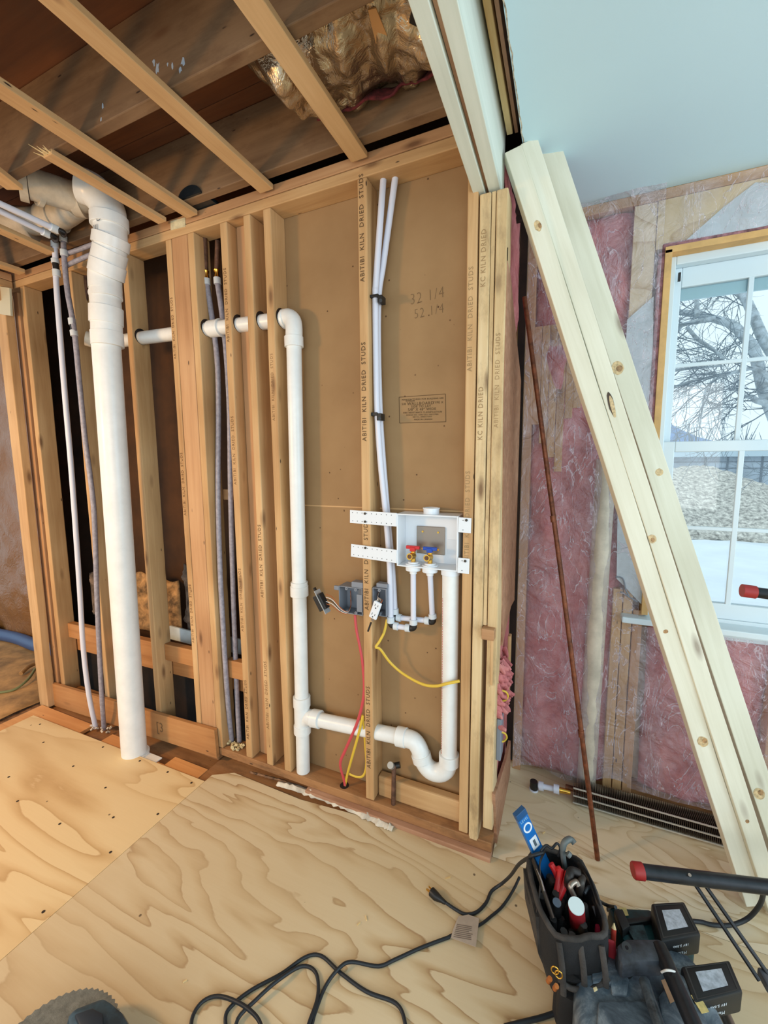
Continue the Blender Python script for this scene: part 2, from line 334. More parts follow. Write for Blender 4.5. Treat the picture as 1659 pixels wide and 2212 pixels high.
# board behind studs
MB().box((-1.236, DB, .0), (-.25, DB+.013, 1.262)).build('wallboard', GYP, wb)
MB().box((-1.236, DB, 1.266), (-.25, DB+.013, 2.43)).build('wallboard', GYP, wb)
MB().box((-1.236, DB-.0006, 1.261), (-.25, DB+.002, 1.2665)).build('joint_strip', STRAP, wb)
MB().box((-2.98, 1.80, -.3), (-1.236, 1.82, 2.78)).build('cavity_board', plain('shade_dark_paper', (74, 48, 26), .9, var=.15, vs=3), wb)  # paper colour darkened to imitate the unlit cavity
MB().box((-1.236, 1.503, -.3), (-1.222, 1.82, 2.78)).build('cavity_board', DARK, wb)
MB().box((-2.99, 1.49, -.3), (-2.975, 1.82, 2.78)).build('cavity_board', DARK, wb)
MB().box((-2.97, 1.57, -.3), (-1.24, 1.58, .31)).build('void_shade_panel', DARK, wb)  # dark sheet added as the shade of the void below the rail
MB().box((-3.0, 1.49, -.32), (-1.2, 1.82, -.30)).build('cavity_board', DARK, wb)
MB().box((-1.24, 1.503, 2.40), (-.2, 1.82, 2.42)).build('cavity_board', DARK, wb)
MB().box((-1.236, 1.81, 2.38), (-.2, 1.83, 2.80)).build('cavity_board', DARK, wb)  # this board and the one before added to stop light leaking in above
def lump(x0, x1, z0, z1, y, amp, mat, nm, par, seed=0, nu=16, nv=22, freq=9, th=.01):
    def fn(u, v):
        x = x0+(x1-x0)*u; z = z0+(z1-z0)*v; e = min(u, 1-u, v, 1-v)*8; e = min(1, e)
        ra = noise.noise(V((u*3+seed, seed, 7)))*.12*(z1-z0)*v*v
        return (x, y-amp*e*(.4+noise.fractal(V((x*freq+seed, z*freq, seed)), 1, 2, 4)), z+ra)
    return MB().grid(fn, nu, nv).build(nm, mat, par, smooth=60, solid=th)
lump(-1.915, -1.67, .52, .90, 1.60, .05, GREYINS, 'grey_batt', wb, 3)
lump(-2.76, -2.39, .49, .76, 1.60, .05, GREYINS, 'grey_batt', wb, 5); lump(-2.34, -1.965, .46, .80, 1.60, .05, plain('tan_batt', (140, 110, 74), .9, bump=1, bs=40, var=.4, vs=14), 'tan_batt', wb, 9)
MB().prism([onY(366, 1352, 1.56), onY(412, 1364, 1.56), onY(412, 1392, 1.56), onY(366, 1380, 1.56)], (0, .01, 0)).build('foam_strip', WRAP, wb)
MB().prism([onY(492, 1376, 1.56), onY(520, 1382, 1.56), onY(520, 1414, 1.56), onY(494, 1408, 1.56)], (0, .01, 0)).build('foam_strip', WRAP, wb)
board('pale_patch', onY(369, 488, D-.001), onY(400, 480, D-.001), .036, .003, (0, 0, 1), plain('bare_pine', (206, 196, 160), .8, var=.1, vs=40), wb, 0)
# holes bored for the vent pipe
HZ = lambda x: 2.052-(x+1.848)*.037
def hole(x, z, par, y=1.447, r=.037):
    MB().ring((x-.0006, y, z), (x+.0006, y, z), .0, r, 20).build('bored_hole', DARK, par)
for k, x in (('S3', -1.9207), ('S5', -1.4937), ('S6', -1.3097), ('S7', -1.1887), ('S8', -1.0877)): hole(x, HZ(x)+.006, studs[k])
# lumber grade stamps, bottom to top on the narrow faces
def stampcol(key, zs, size=.028, body='ABITIBI  KILN  DRIED  STUDS', y=D, m=INK):
    s = studs[key]; x = s.matrix_basis.translation.x
    for z in zs: text(body, size, (x-.002, y-.0006, z), (0, 0, 1), (-1, 0, 0), m, s)
stampcol('S9', (1.70, 2.26), .024, m=INKD); stampcol('S9', (1.05, .38), .024, m=INKD)
stampcol('S7', (1.02, .40), .022); stampcol('S6', (1.50, .83, .30), .020); stampcol('S4', (1.35, .72), .020); stampcol('S6', (2.1,), .020); stampcol('S4', (2.05,), .018)
stampcol('R1', (1.9, 1.25), .022, m=FAINT); stampcol('R2', (2.08, 1.60), .022, 'KC KILN DRIED', m=FAINT); stampcol('S8', (1.75,), .018); stampcol('R3', (1.7,), .020, m=FAINT)
# wallboard stamp and pencil marks
yb = DB-.0008
def P_(x, y): return onY(x, y, yb)
fr = MB()
for a, b in (((862, 858), (962, 851)), ((962, 851), (963, 911)), ((963, 911), (863, 914)), ((863, 914), (862, 858))):
    A, B = P_(*a), P_(*b); d = (B-A).normalized(); q = V((-d.z, 0, d.x))*.0010; fr.prism([A-q, B-q, B+q, A+q], (0, .0006, 0))
sb = fr.build('wallboard_stamp', INKD, wb)
for x, y, s, t in ((912, 862, .0085, "MANUFACTURED FOR BUILDING USE"), (886, 866.6, .0085, "GYPSUM"), (908, 871.5, .0155, "WALLBOARD"), (946, 869.5, .011, "TYPE X"), (872, 873, .011, "5/8"), (909, 877.8, .012, 'SIDE TO LAY'), (911, 884.3, .0135, '5/8" X 48" WIDE'),
                   (912, 890.8, .0085, "FIRE RESISTANCE CLASSIFICATION"), (912, 896, .0072, "DESIGN NO. U305 U311 U415 P501"), (912, 900.5, .0072, "SEE U.L. DIRECTORY"), (914, 906, .0075, "MADE IN CANADA")):
    text(t, s, P_(x, y), P_(960, 890)-P_(862, 893), (0, 0, 1), INKD, sb)
for x, y, t, s in ((922, 643, "32 1/4", .055), (926, 676, "52 1/4", .048)):
    text(t, s, P_(x, y-3), (1, 0, .05), (0, 0, 1), PENCIL, wb, 'pencil_mark', sx=.8, thin=.022)

# ================================================================ LEFT WALL JAMB AND HALL BEYOND
wl = thing('wall_left', (-2.88, 1.2, 0), kind='structure')
board('jamb_stud', (-2.895, 1.3625, -.03), (-2.895, 1.3625, 2.40), .089, .042, (1, 0, 0), STUD, wl, .003, .001)
board('stud', (-2.86, 1.418, -.02), (-2.86, 1.418, 2.40), .05, .036, (1, 0, 0), STUD2, wl, .003)
board('corner_stud', (-2.832, 1.462, .06), (-2.832, 1.462, 2.42), .04, .05, (1, 0, 0), STUD2, wl)
board('top_plate', (-2.885, -.5, 2.47), (-2.885, 1.385, 2.47), .089, .038, (1, 0, 0), STUD2, wl)
board('top_plate', (-2.885, -.5, 2.43), (-2.885, 1.385, 2.43), .089, .038, (1, 0, 0), STUD, wl)
board('head_block', (-2.90, .6, 2.375), (-2.90, 1.34, 2.375), .08, .07, (1, 0, 0), STUD2, wl)
MB().prism([onY(-40, 612, 1.335), onY(20, 622, 1.335), onY(23, 682, 1.335), onY(-40, 672, 1.335)], (0, .01, 0)).build('drywall_scrap', plain('old_wall_paint', (196, 192, 168), .8), wl)
MB().box((-6.5, 1.86, -.2), (-3.0, 1.9, 2.8)).build('wall_hall', plain('hall_wall', (150, 110, 70), .8), None)['kind'] = 'structure'
def hallsheet(u, v):
    x = -6.4+3.4*u; z = .03+2.5*v; return (x, 1.79+.045*noise.fractal(V((x*2.2+z*1.5, z*2.0-x, 3)), 1, 2.1, 5), z)
o = MB().grid(hallsheet, 90, 70).build('plastic_dust_sheet', HALLP, None, smooth=70, solid=.001); tag(o, 'crumpled brown-tinted plastic dust sheet hanging in the room beyond the left opening', 'dust sheet')
def roll(u): return (-6.4+3.4*u, 1.755+.01*math.sin(u*30), .035)
o = MB().tube([roll(i/30) for i in range(31)], .045, 14).build('rolled_tarp', TARP, None, smooth=60); tag(o, 'blue tarp edge rolled along the floor at the foot of the dust sheet', 'tarp')
def hf(u, v):
    x = -6.6+3.65*u; y = -1.2+3.1*v; return (x, y, -.012+.012*noise.fractal(V((x*3, y*3, 1)), 1, 2, 4))
o = MB().grid(hf, 60, 50).build('floor_hall', HALLF, None, smooth=70, solid=.002); o['kind'] = 'structure'
o = MB().tube(pipe_curve([onZ(-10, 1497, .0), onZ(30, 1490, 0), onZ(60, 1468, .02), onZ(76, 1445, .02)], 6), .008, 8).build('paper_edge_fold', plain('green_edge', (120, 124, 80), .7), None, smooth=60); tag(o, 'curled green edge of the floor paper in the left doorway', 'paper edge')
o = MB().tube(pipe_curve([onZ(45, 1455, .01), onZ(62, 1440, .02), onZ(80, 1432, .02)], 6), .014, 8).build('paper_fold', HALLF, None, smooth=60); tag(o, 'short rumpled fold of brown floor paper by the door jamb', 'paper fold')

# ================================================================ FLOOR
fl = thing('floor', (0, 0, 0), kind='structure')
MB().box((-3.4, -1.5, -.25), (2.6, 1.40, -.19)).build('floor_base', DARK, fl)
def slab(name, pts, z, th, mat):
    return MB().prism([(x, y, z-th) for x, y in pts], (0, 0, th)).build(name, mat, fl)
slab('plywood_sheet', [(-2.79, 1.237), (-2.79, -1.4), (-1.467, -1.4), (-1.467, 1.258)], 0, .018, PLYL)
slab('plywood_sheet', [(-1.465, 1.300), (-1.465, -1.4), (2.4, -1.4), (2.4, 1.43), (-.18, 1.407), (-.60, 1.385), (-1.0, 1.345), (-1.38, 1.352)], 0, .018, PLY)
slab('plywood_sheet', [(-.198, 1.95), (-.198, 1.409), (2.4, 1.433), (2.4, 1.95)], -.001, .018, PLYF)
# orange subfloor planks showing past the plywood, with cut-outs
for a in ([(-2.90, 1.335), (-2.90, -1.0), (-2.79, -1.0), (-2.79, 1.235), (-2.40, 1.235), (-2.40, 1.335)], [(-2.40, 1.262), (-2.40, 1.20), (-2.22, 1.20), (-2.22, 1.262)],
          [(-2.22, 1.325), (-2.22, 1.20), (-2.03, 1.20), (-2.03, 1.325)], [(-1.86, 1.275), (-1.86, 1.20), (-1.75, 1.20), (-1.75, 1.275)], [(-1.75, 1.335), (-1.75, 1.20), (-1.53, 1.20), (-1.53, 1.335)]):
    slab('subfloor_plank', a, -.018, .018, PLANK)
slab('subfloor_plank', [(-2.90, 1.20), (-2.90, .4), (-.3, .4), (-.3, 1.20)], -.0185, .017, PLANK)
slab('under_board', [(-2.95, 1.50), (-2.95, 1.10), (-1.2, 1.10), (-1.2, 1.50)], -.045, .02, DIRTY)
slab('under_board', [(-1.53, 1.50), (-1.53, 1.20), (-.15, 1.20), (-.15, 1.50)], -.022, .02, DIRTY)
slab('threshold_debris', [(-3.10, 1.42), (-3.10, -1.0), (-2.90, -1.0), (-2.90, 1.33), (-2.96, 1.42)], -.03, .03, GROUT)
slab('far_floor_strip', [(-.25, 2.05), (-.25, 1.95), (2.4, 1.95), (2.4, 2.05)], .04, .06, DIRTY)
SCR = plain('sunk_screw', (46, 32, 20), .8)
for x_, y_ in ((205, 200), (222, 293), (527, 317), (375, 415), (715, 388), (858, 445), (980, 500), (540, 525), (45, 470), (90, 594), (580, 677), (808, 660), (306, 710), (566, 855), (222, 1160)):
    p = onZ(x_/2.37, 1480+y_/2.37, .0003); MB().tube([p, p+V((0, 0, .0006))], .0052, 10).build('screw', SCR, fl)
# debris strips along the wall foot
def rubble(pts, wdt, h, mat, name, label, seed, par=None, n=60):
    c = pipe_curve(pts, max(4, n//len(pts))); mb = MB(); L = []; R = []; T = []
    for i, p in enumerate(c):
        t = (c[min(i+1, len(c)-1)]-c[max(i-1, 0)]).normalized(); q = V((-t.y, t.x, 0))
        a = wdt*(.6+.7*abs(noise.noise(V((i*.35, seed, 0))))); b = wdt*(.6+.9*abs(noise.noise(V((i*.45, seed+5, 0)))))
        L.append(p+q*a); R.append(p-q*b); T.append(p+V((0, 0, h*(.5+abs(noise.noise(V((i*.6, seed+9, 0))))*1.5))))
    n = len(c); mb.add(L+T+R, [(i, i+1, n+i+1, n+i) for i in range(n-1)]+[(n+i, n+i+1, 2*n+i+1, 2*n+i) for i in range(n-1)])
    o = mb.build(name, mat, par, smooth=20, solid=.002); o['kind'] = 'stuff'
    if label: tag(o, label, 'debris')
    return o
rubble([onZ(600, 1692, .004), onZ(700, 1722, .004), onZ(800, 1765, .004), onZ(850, 1790, .004)], .024, .012, CRUMB, 'plaster_crumbs', 'white plaster crumbs along the foot of the stud wall', 2)
rubble([onZ(540, 1668, -.004), onZ(620, 1690, -.004), onZ(700, 1718, 0)], .008, .005, GROUT, 'dust_line', 'dark dust line in the gap under the bottom plate', 4)
for (x, y), (dx, dy), l, wl2 in (((962, 1898), (5, 4), .02, 'just beyond the black plug'), ((772, 1998), (3, 6), .012, 'above the cord coil, the lower of two'), ((790, 1978), (4, -5), .014, 'above the cord coil, the upper of two'), ((640, 2092), (4, 6), .012, 'inside the cord coil'), ((395, 2122), (3, 4), .01, 'between the power saw and the cord coil'), ((1172, 1800), (4, 5), .014, 'right of the spirit level')):
    p = onZ(x, y, .0016); q = p+V((dx, dy, 0)).normalized()*l
    o = board('wood_chip', p, q, .004, .003, (0, 0, 1), RAW, None, 0); tag(o, 'tiny pale wood chip on the floor '+wl2, 'wood chip', 'wood chips on the plywood')

# ================================================================ CEILING OF JOISTS (left)
ce = thing('ceiling', (-1.5, 0, 2.5), kind='structure')
for Y in (1.349, .968, .562, .156, -.25):
    board('joist', (-3.6, Y, 2.615), (-.30, Y, 2.615), .235, .038, (0, 0, 1), JOIST if Y > .9 else JOIST, ce, .003)
for i, (y0, y1) in enumerate(((-1.3, .05), (.053, 1.27), (1.273, 1.9))):
    MB().box((-3.7, y0, 2.735), (-.20, y1, 2.755)).build('deck_board', SUBF, ce)
for n_, (a, b, wv) in enumerate((((757, 350, 787, 340), (500, 0, 565, 0), .062), ((555, 418, 580, 400), (77, 0, 135, 0), .062), ((400, 472, 420, 462), (0, 220, 0, 175), .062))):
    A = (onZ(a[0], a[1], 2.47)+onZ(a[2], a[3], 2.47))/2
    X1 = {0: -.698, 1: -1.098, 2: -1.482}[n_]
    board('strapping', (A.x+.005, 1.385, 2.4805), (X1, -1.0, 2.4805), wv, .019, (1, 0, 0), STRAP, ce, .002, .0006)
A0 = onZ(332, 471, 2.47); B0 = onZ(95, 333, 2.47)
sp = board('broken_strapping', (A0.x, 1.365, 2.4795), (B0.x, B0.y+.01, 2.4795), .05, .017, (1, 0, 0), STRAP, ce, .002, .0006)
for k in range(9):
    a = V((B0.x-.022+.005*k, B0.y+.012, 2.476+.001*(k % 3))); b = a+V((random.uniform(-.01, .01), -random.uniform(.01, .06), random.uniform(-.006, .008)))
    MB().tube([a, (a+b)/2, b], [.0028, .002, .0004], 5).build('splinter', RAW, sp)
for (a, b) in (((0, 380), (32, 405)), ((0, 495), (112, 545)), ((0, 572), (48, 588))):
    A = onZ(b[0], b[1], 2.47); B = onZ(a[0]-0, a[1], 2.47); B = A+(B-A).normalized()*1.0
    board('strapping', A, B, .06, .019, (1, 0, 0), STRAP, ce, .002)
# paint splashes on the joist
for (x, y, s) in ((340, 146, 9), (332, 133, 6), (372, 140, 6), (395, 132, 8), (390, 150, 6), (362, 138, 3), (222, 230, 5), (218, 258, 4)):
    mb = MB(); c = onY(x, y, .9485); pts = []
    for k in range(11): r = s/900*(1.0+.5*random.uniform(-1, 1)); an = 2*PI*k/11; pts.append(c+V((r*.7*math.cos(an), 0, r*1.3*math.sin(an))))
    mb.prism(pts, (0, .0006, 0)).build('paint_splash', plain('pale_paint', (168, 182, 196), .6), ce)
# dark half-disc painted as the shaded notch in the first joist
dc = onZ(445, 450, 2.502); notch_shade = MB().prism([V((dc.x+.062*math.cos(PI*k/12), 1.322, 2.502+.040*math.sin(PI*k/12))) for k in range(13)], (0, .10, 0)).build('notch_shade_fill', plain('notch_shade', (30, 38, 42), .4, bump=.4, bs=50), None, smooth=40); tag(notch_shade, 'dark half-disc painted as the shade of the notch above the top plate', 'notch_shade')
# foil-faced batt sagging in the joist bay
def foil(u, v):
    x = -.97+.68*u; y = .995+.33*v
    sag = .045+.16*max(0, (.24-u))/.24+.09*(abs(v-.45)*1.5)**2
    cr = .06*noise.fractal(V((x*6, y*5, 2)), 1, 2.2, 5)-.05*abs(noise.noise(V((x*15+y*4, y*3, 5))))-.03*abs(noise.noise(V((x*8-y*14, y*9, 8))))
    return (x, y, 2.515+sag*.9+cr*.9)
fo = thing('insulation_batt', (-.6, 1.16, 2.55), 'foil-faced insulation batt bulging down between the ceiling joists', 'insulation')
MB().grid(foil, 90, 40).build('foil_facing', FOIL, fo, smooth=70, solid=.001)
def fibre(u, v):
    x = -.80+.50*u; y = 1.285+.04*v; return (x, y+.02*noise.noise(V((x*12, 0, 3))), 2.556+.018*noise.fractal(V((x*14, y*20, 2)), 1, 2, 4)+.05*v)
MB().grid(fibre, 50, 6).build('pink_fibre', plain('dark_pink', (92, 34, 38), .95, bump=1, bs=80, var=.3, vs=40), fo, smooth=60, solid=.006)
MB().prism([onZ(795, 22, 2.545), onZ(812, 18, 2.545), onZ(838, 82, 2.545), onZ(812, 95, 2.545)], (0, 0, .004)).build('paper_flap', plain('kraft', (200, 150, 96), .7), fo)
MB().prism([onZ(884, 50, 2.54), onZ(893, 20, 2.54), onZ(900, 15, 2.54), onZ(900, 58, 2.54)], (0, 0, .01)).build('black_scrap', BLK, fo)
# header beam of two new plies with a spacer, coming toward the viewer
hb = thing('header_beam', (-.26, 1.38, 2.28), 'pale new two-ply header beam running overhead from the right end of the stud wall', 'beam')
board('ply', (-.2885, 1.487, 2.275+.115), (-.3075, -.8, 2.39+.115), .036, .23, (1, 0, 0), NEWB, hb, .002)
board('ply', (-.2425, 1.487, 2.275+.115), (-.247, -.8, 2.39+.115), .036, .23, (1, 0, 0), NEWB, hb, .002)
board('spacer', (-.2655, 1.487, 2.284+.09), (-.277, -.8, 2.40+.09), .010, .17, (1, 0, 0), BROWN, hb, .001)
board('side_strip', (-.208, 1.47, 2.52), (-.214, -.8, 2.58), .018, .12, (1, 0, 0), RAW, hb, .002)
board('old_trim_strip', (-.188, 1.47, 2.50), (-.19, .2, 2.53), .010, .08, (1, 0, 0), BROWN, hb, .001)
# ceiling of painted board (right)
c2 = thing('ceiling', (1, .5, 2.42), kind='structure')
MB().prism([(-.160, -1.4, 2.42), (2.6, -1.4, 2.42), (2.6, 1.905, 2.42), (-.170, 1.905, 2.42)], (0, 0, .013)).build('ceiling_board', CEILP, c2)
def edge(u, v):
    y = -1.4+3.28*u; return (-.162+.004*noise.fractal(V((y*30, 0, v)), 1, 2, 4)-.004*u, y, 2.4195+.016*v)
MB().grid(edge, 240, 3).build('broken_board_edge', DRYEDGE, c2, solid=.003)
MB().box((-.31, -1.4, 2.60), (2.6, 2.06, 2.78)).build('ceiling_deck', DARK, c2)

# ================================================================ RETURN WALL AT THE END OF THE STUDS (X=-0.20)
we = thing('wall_end', (-.2, 1.7, 0), kind='structure')
def endbatt(u, v):
    y = 1.494+.40*u; z = .05+2.36*v; return (-.222+.014*noise.fractal(V((y*9, z*6, 4)), 1, 2, 5), y, z)
MB().grid(endbatt, 20, 90).build('insulation_batt', PINK, we, smooth=70, solid=.008)
bp = [(1088, 500), (1096, 560), (1104, 600), (1112, 690), (1127, 830), (1128, 900), (1124, 1100), (1121, 1190), (1114, 1290), (1104, 1310), (1090, 1372), (1086, 1395), (1085, 1300), (1087, 900)]
pl = [onX(x, y, -.196) for x, y in bp]; pl = [V((p.x, max(1.405, min(p.y, 1.90)), p.z)) for p in pl]
MB().prism(pl, (-.008, 0, 0)).build('cladding_board', BROWN, we)
MB().box((-.215, 1.885, .05), (-.186, 1.897, 2.41)).build('painted_gap_shade', DARK, we)  # dark strip put in for the shade of the open gap
board('end_strip', (-.196, 1.74, .42), (-.196, 1.74, .72), .035, .012, (0, 1, 0), STUD, we)
pp = [onX(x, y, -.190) for x, y in ((1073, 1850), (1069, 1720), (1077, 1695), (1094, 1640), (1103, 1600), (1106, 1640))]
pp = [V((-.190, max(1.385, min(p.y, 1.86)), max(0.0, p.z))) for p in pp]+[V((-.190, 1.86, 0))]
o = MB().prism(pp, (-.011, 0, 0)).build('plywood_offcut', BROWN, None); tag(o, 'broken brown plywood offcut standing against the foot of the wall end', 'offcut')
mb = MB()
for k in range(90):
    a = V((-.205, 1.50+random.uniform(-.05, .16), .56+random.uniform(-.08, .14))); L = random.uniform(.02, .05); t = V((random.uniform(.3, 1), -random.uniform(-.2, .5), random.uniform(-.9, .1))).normalized()
    mb.tube([a, a+t*L*.5+V((0, 0, random.uniform(-.01, .01))), a+t*L], [.015, .012, .006], 7, flat=.7)
o = mb.build('torn_insulation', PINK, None, smooth=60); tag(o, 'torn pink insulation tuft hanging out of the wall end', 'insulation', kind='stuff')
gb = thing('outlet_box', (-.2, 1.47, .42), 'grey electrical box edge on the wall end below the torn insulation', 'electrical box')
MB().box((-.199, 1.44, .36), (-.182, 1.50, .52)).build('box_shell', GREYB, gb, bevel=.003)
for z in (.60, .44):
    o = MB().tube(pipe_curve([(-.188, 1.455, z+.025), (-.172, 1.46, z+.02), (-.166, 1.47, z), (-.175, 1.475, z-.02), (-.188, 1.47, z-.024)], 6), .0035, 8).build('wire_loop', YELW, gb, smooth=60)

# ================================================================ WINDOW WALL (studs front Y=1.90)
wr = thing('wall_right', (.5, 1.95, 0), kind='structure')
WX0, WX1, WZ0, WZ1 = .316, 1.03, .80, 2.19
MB().box((-.25, 2.0, -1.0), (WX0, 2.04, 2.8)).build('sheathing', PLYF, wr)
MB().box((WX1, 2.0, -1.0), (2.6, 2.04, 2.8)).build('sheathing', PLYF, wr)
MB().box((WX0, 2.0, -1.0), (WX1, 2.04, WZ0)).build('sheathing', PLYF, wr)
MB().box((WX0, 2.0, WZ1), (WX1, 2.04, 2.8)).build('sheathing', PLYF, wr)
def batt(x0, x1, z0, z1, seed, yb=1.925):
    def fn(u, v):
        x = x0+(x1-x0)*u; z = z0+(z1-z0)*v; e = min(1, min(u, 1-u)*6)
        return (x, yb+.03*(1-e)+.03*noise.fractal(V((x*7+seed, z*5, seed)), 1, 2, 5), z)
    return MB().grid(fn, 24, 70).build('insulation_batt', PINK, wr, smooth=70, solid=.008)
batt(-.15, .225, .03, 2.38, 1); batt(.33, .72, .06, .79, 4); batt(.76, 1.15, .06, .79, 6); batt(1.08, 1.5, .05, 2.36, 8)
for x, z0, z1, m, tw in ((-.168, -.02, 2.41, STUD2, .036), (.209, .03, .92, STUD, .034), (.246, .03, .92, STUD, .034), (.283, .03, .84, STUD2, .034), (.74, .03, .79, STUD, .036), (1.055, .03, 2.4, STUD, .04)):
    board('stud', (x, 1.935, z0), (x, 1.935, z1), tw, .07, (1, 0, 0), m, wr)
board('top_plate', (-.19, 1.935, 2.402), (2.5, 1.935, 2.402), .075, .036, (0, 1, 0), STUD, wr)
for x, zb_ in ((-.135, 1.60), (-.104, 1.52), (-.072, 1.46), (-.040, 1.40), (-.008, 1.62), (.022, 1.66)):
    board('cripple_board', (x, 1.915, zb_), (x, 1.915, 2.0 if x < .0 else 1.95), .030, .02, (1, 0, 0), STUD2 if int(x*1000) % 2 else STUD, wr, .002)
MB().box((.264, 1.90, 2.215), (1.6, 1.93, 2.382)).build('plywood_header', plywood('header_ply', (196, 170, 122), (206, 182, 136), (216, 194, 150), (168, 138, 92), 2.2, 1.1, 8), wr)
MB().box((.19, 1.903, 1.50), (.262, 1.93, 2.382)).build('header_side', PLYF, wr)
for a, b in (((1462, 540), (1632, 397)), ):
    MB().prism([onY(1458, 540, 1.896), onY(1490, 512, 1.896), onY(1560, 450, 1.896), onY(1632, 394, 1.896), onY(1720, 396, 1.896), onY(1720, 500, 1.896), onY(1580, 512, 1.896)], (0, .003, 0)).build('white_wrap', WRAP, wr)
MB().prism([onY(1355, 690, 1.896), onY(1412, 640, 1.896), onY(1408, 900, 1.896), onY(1402, 1200, 1.896), onY(1386, 1306, 1.896), onY(1352, 1270, 1.896), onY(1332, 1250, 1.896), onY(1335, 1050, 1.896), onY(1350, 780, 1.896)], (0, .003, 0)).build('white_wrap', WRAP, wr)
MB().tube(pipe_curve([onY(1330, 1246, 1.892), onY(1345, 1250, 1.892), onY(1352, 1275, 1.892), onY(1358, 1287, 1.892), onY(1340, 1278, 1.892), onY(1365, 1293, 1.892), onY(1377, 1300, 1.892)], 6), .003, 8).build('loose_wire', plain('grey_wire', (100, 116, 126), .5), wr, smooth=60)
MB().tube([(.128, 1.89, -.02), (.14, 1.895, 1.45)], .037, 20).build('drain_pipe', PVC2, wr, smooth=50)
# red-brown fibre fringe around the window opening
for (a, b) in (((.285, 1.905, 1.0), (.288, 1.905, 2.20)), ((.285, 1.905, 2.215), (1.1, 1.905, 2.215))):
    board('fibre_fringe', a, b, .03, .03, (1, 0, 1), plain('fringe', (150, 108, 112), .95, bump=1, bs=60, var=.3, vs=30), wr, .006, .003)
# polythene sheet over the studs
def sheet(u, v):
    x = -.18+(.46)*u; z = (.035+.02*math.sin(u*9)+.05*u)+(2.405-.035)*v
    return (x, 1.862+.010*noise.fractal(V((x*6, z*4, 9)), 1, 2, 5)+.006*noise.noise(V((x*3+z*14, z*2, 3))), z)
MB().grid(sheet, 40, 130).build('plastic_sheet', POLY, wr, smooth=80)
def sheet2(u, v):
    x = .28+1.6*u; z = .08+(.71)*v
    return (x, 1.862+.010*noise.fractal(V((x*6, z*4, 9)), 1, 2, 5), z)
MB().grid(sheet2, 80, 40).build('plastic_sheet', POLY, wr, smooth=80)
def sheet3(u, v):
    x = .28+1.6*u; z = 2.215+(.188)*v
    return (x, 1.868+.010*noise.fractal(V((x*6, z*4, 9)), 1, 2, 5), z)
MB().grid(sheet3, 80, 14).build('plastic_sheet', POLY, wr, smooth=80)

# window unit
wn = thing('window_1', (.67, 1.95, .8), kind='structure')
for (a, b, wd) in (((.303, 1.93, .83), (.303, 1.93, 2.20), (1, 0, 0)), ((1.045, 1.93, .83), (1.045, 1.93, 2.20), (1, 0, 0))):
    board('wood_jamb', a, b, .022, .10, wd, WINW, wn, .001)
board('wood_jamb', (.292, 1.93, 2.20), (1.056, 1.93, 2.20), .10, .022, (0, 1, 0), WINW, wn, .001)
def frame(name, x0, x1, z0, z1, wl_, wr_, wt, wbm, y0, y1, mat=WINP, bev=.003):
    mb = MB(); mb.box((x0, y0, z0), (x0+wl_, y1, z1)); mb.box((x1-wr_, y0, z0), (x1, y1, z1)); mb.box((x0+wl_, y0, z1-wt), (x1-wr_, y1, z1)); mb.box((x0+wl_, y0, z0), (x1-wr_, y1, z0+wbm))
    return mb.build(name, mat, wn, bevel=bev)
frame('frame', .314, 1.034, .815, 2.19, .022, .022, .03, .02, 1.925, 2.035)
up = frame('upper_sash', .336, 1.012, 1.475, 2.16, .027, .027, .07, .032, 1.962, 1.99)
lo = frame('lower_sash', .334, 1.014, .835, 1.515, .040, .040, .040, .060, 1.930, 1.960)
MB().box((.36, 1.975, 1.50), (.99, 1.979, 2.10)).build('pane', GLASS, up); MB().box((.37, 1.943, .89), (.98, 1.947, 1.48)).build('pane', GLASS, lo)
for x in (.573, .785): MB().box((x-.008, 1.963, 1.505), (x+.008, 1.974, 2.092)).build('muntin', WINP, up, bevel=.002); MB().box((x-.001, 1.931, .893), (x+.016, 1.942, 1.477)).build('muntin', WINP, lo, bevel=.002)
MB().box((.36, 1.9635, 1.797), (.99, 1.9735, 1.811)).build('muntin', WINP, up, bevel=.002); MB().box((.37, 1.9315, 1.176), (.98, 1.9415, 1.190)).build('muntin', WINP, lo, bevel=.002)
MB().box((.36, 1.984, 2.05), (.99, 1.998, 2.10)).build('screen_rail', plain('blue_vinyl', (196, 224, 234), .4), up)
MB().box((.344, 1.921, 2.10), (.352, 1.929, 2.13)).build('latch', BLK, wn)
MB().box((.222, 1.846, .798), (1.15, 1.945, .822)).build('window_sill', WINP, wn, bevel=.004)
MB().box((.50, 1.868, .775), (1.15, 1.885, .80)).build('sill_apron', WINP, wn, bevel=.002)

# ================================================================ OUTSIDE
o = MB().box((-25, 2.3, -1.1), (40, 60, -.9)).build('snow_field', SNOW); o['kind'] = 'structure'
def bank(u, v):
    x = 1.5+14*u; y = 15.0+6*v
    h = 2.15-.9*max(0, (x-5.2))*.5; h = max(.9, h)+.25*noise.fractal(V((x*1.3, 4, 2)), 1, 2, 4)
    return (x, y+.25*noise.noise(V((x, 0, 4))), -.92+h*(1-(1-v)**2)+.10*noise.fractal(V((x*3, y*3, 0)), 1, 2, 4))
o = MB().grid(bank, 90, 30).build('grass_bank', GRASS, smooth=60, solid=.01); tag(o, 'bank of tangled dry grass beyond the snow outside the window', 'bank')
bn = thing('barn', (7, 24, -.9), 'low grey building with a snowy flat roof behind the dry grass bank', 'building')
MB().box((3.0, 23, -.9), (18, 27, 1.62)).build('wall', BARN, bn)
MB().box((2.6, 22.6, 1.62), (18.4, 27.4, 1.86)).build('roof', ROOFM, bn)
for x in (5.6, 6.4, 7.6, 8.6, 9.6): MB().box((x, 22.96, -.9), (x+.07, 23.0, 1.6)).build('wall_batten', plain('batten', (120, 132, 144), .8), bn)
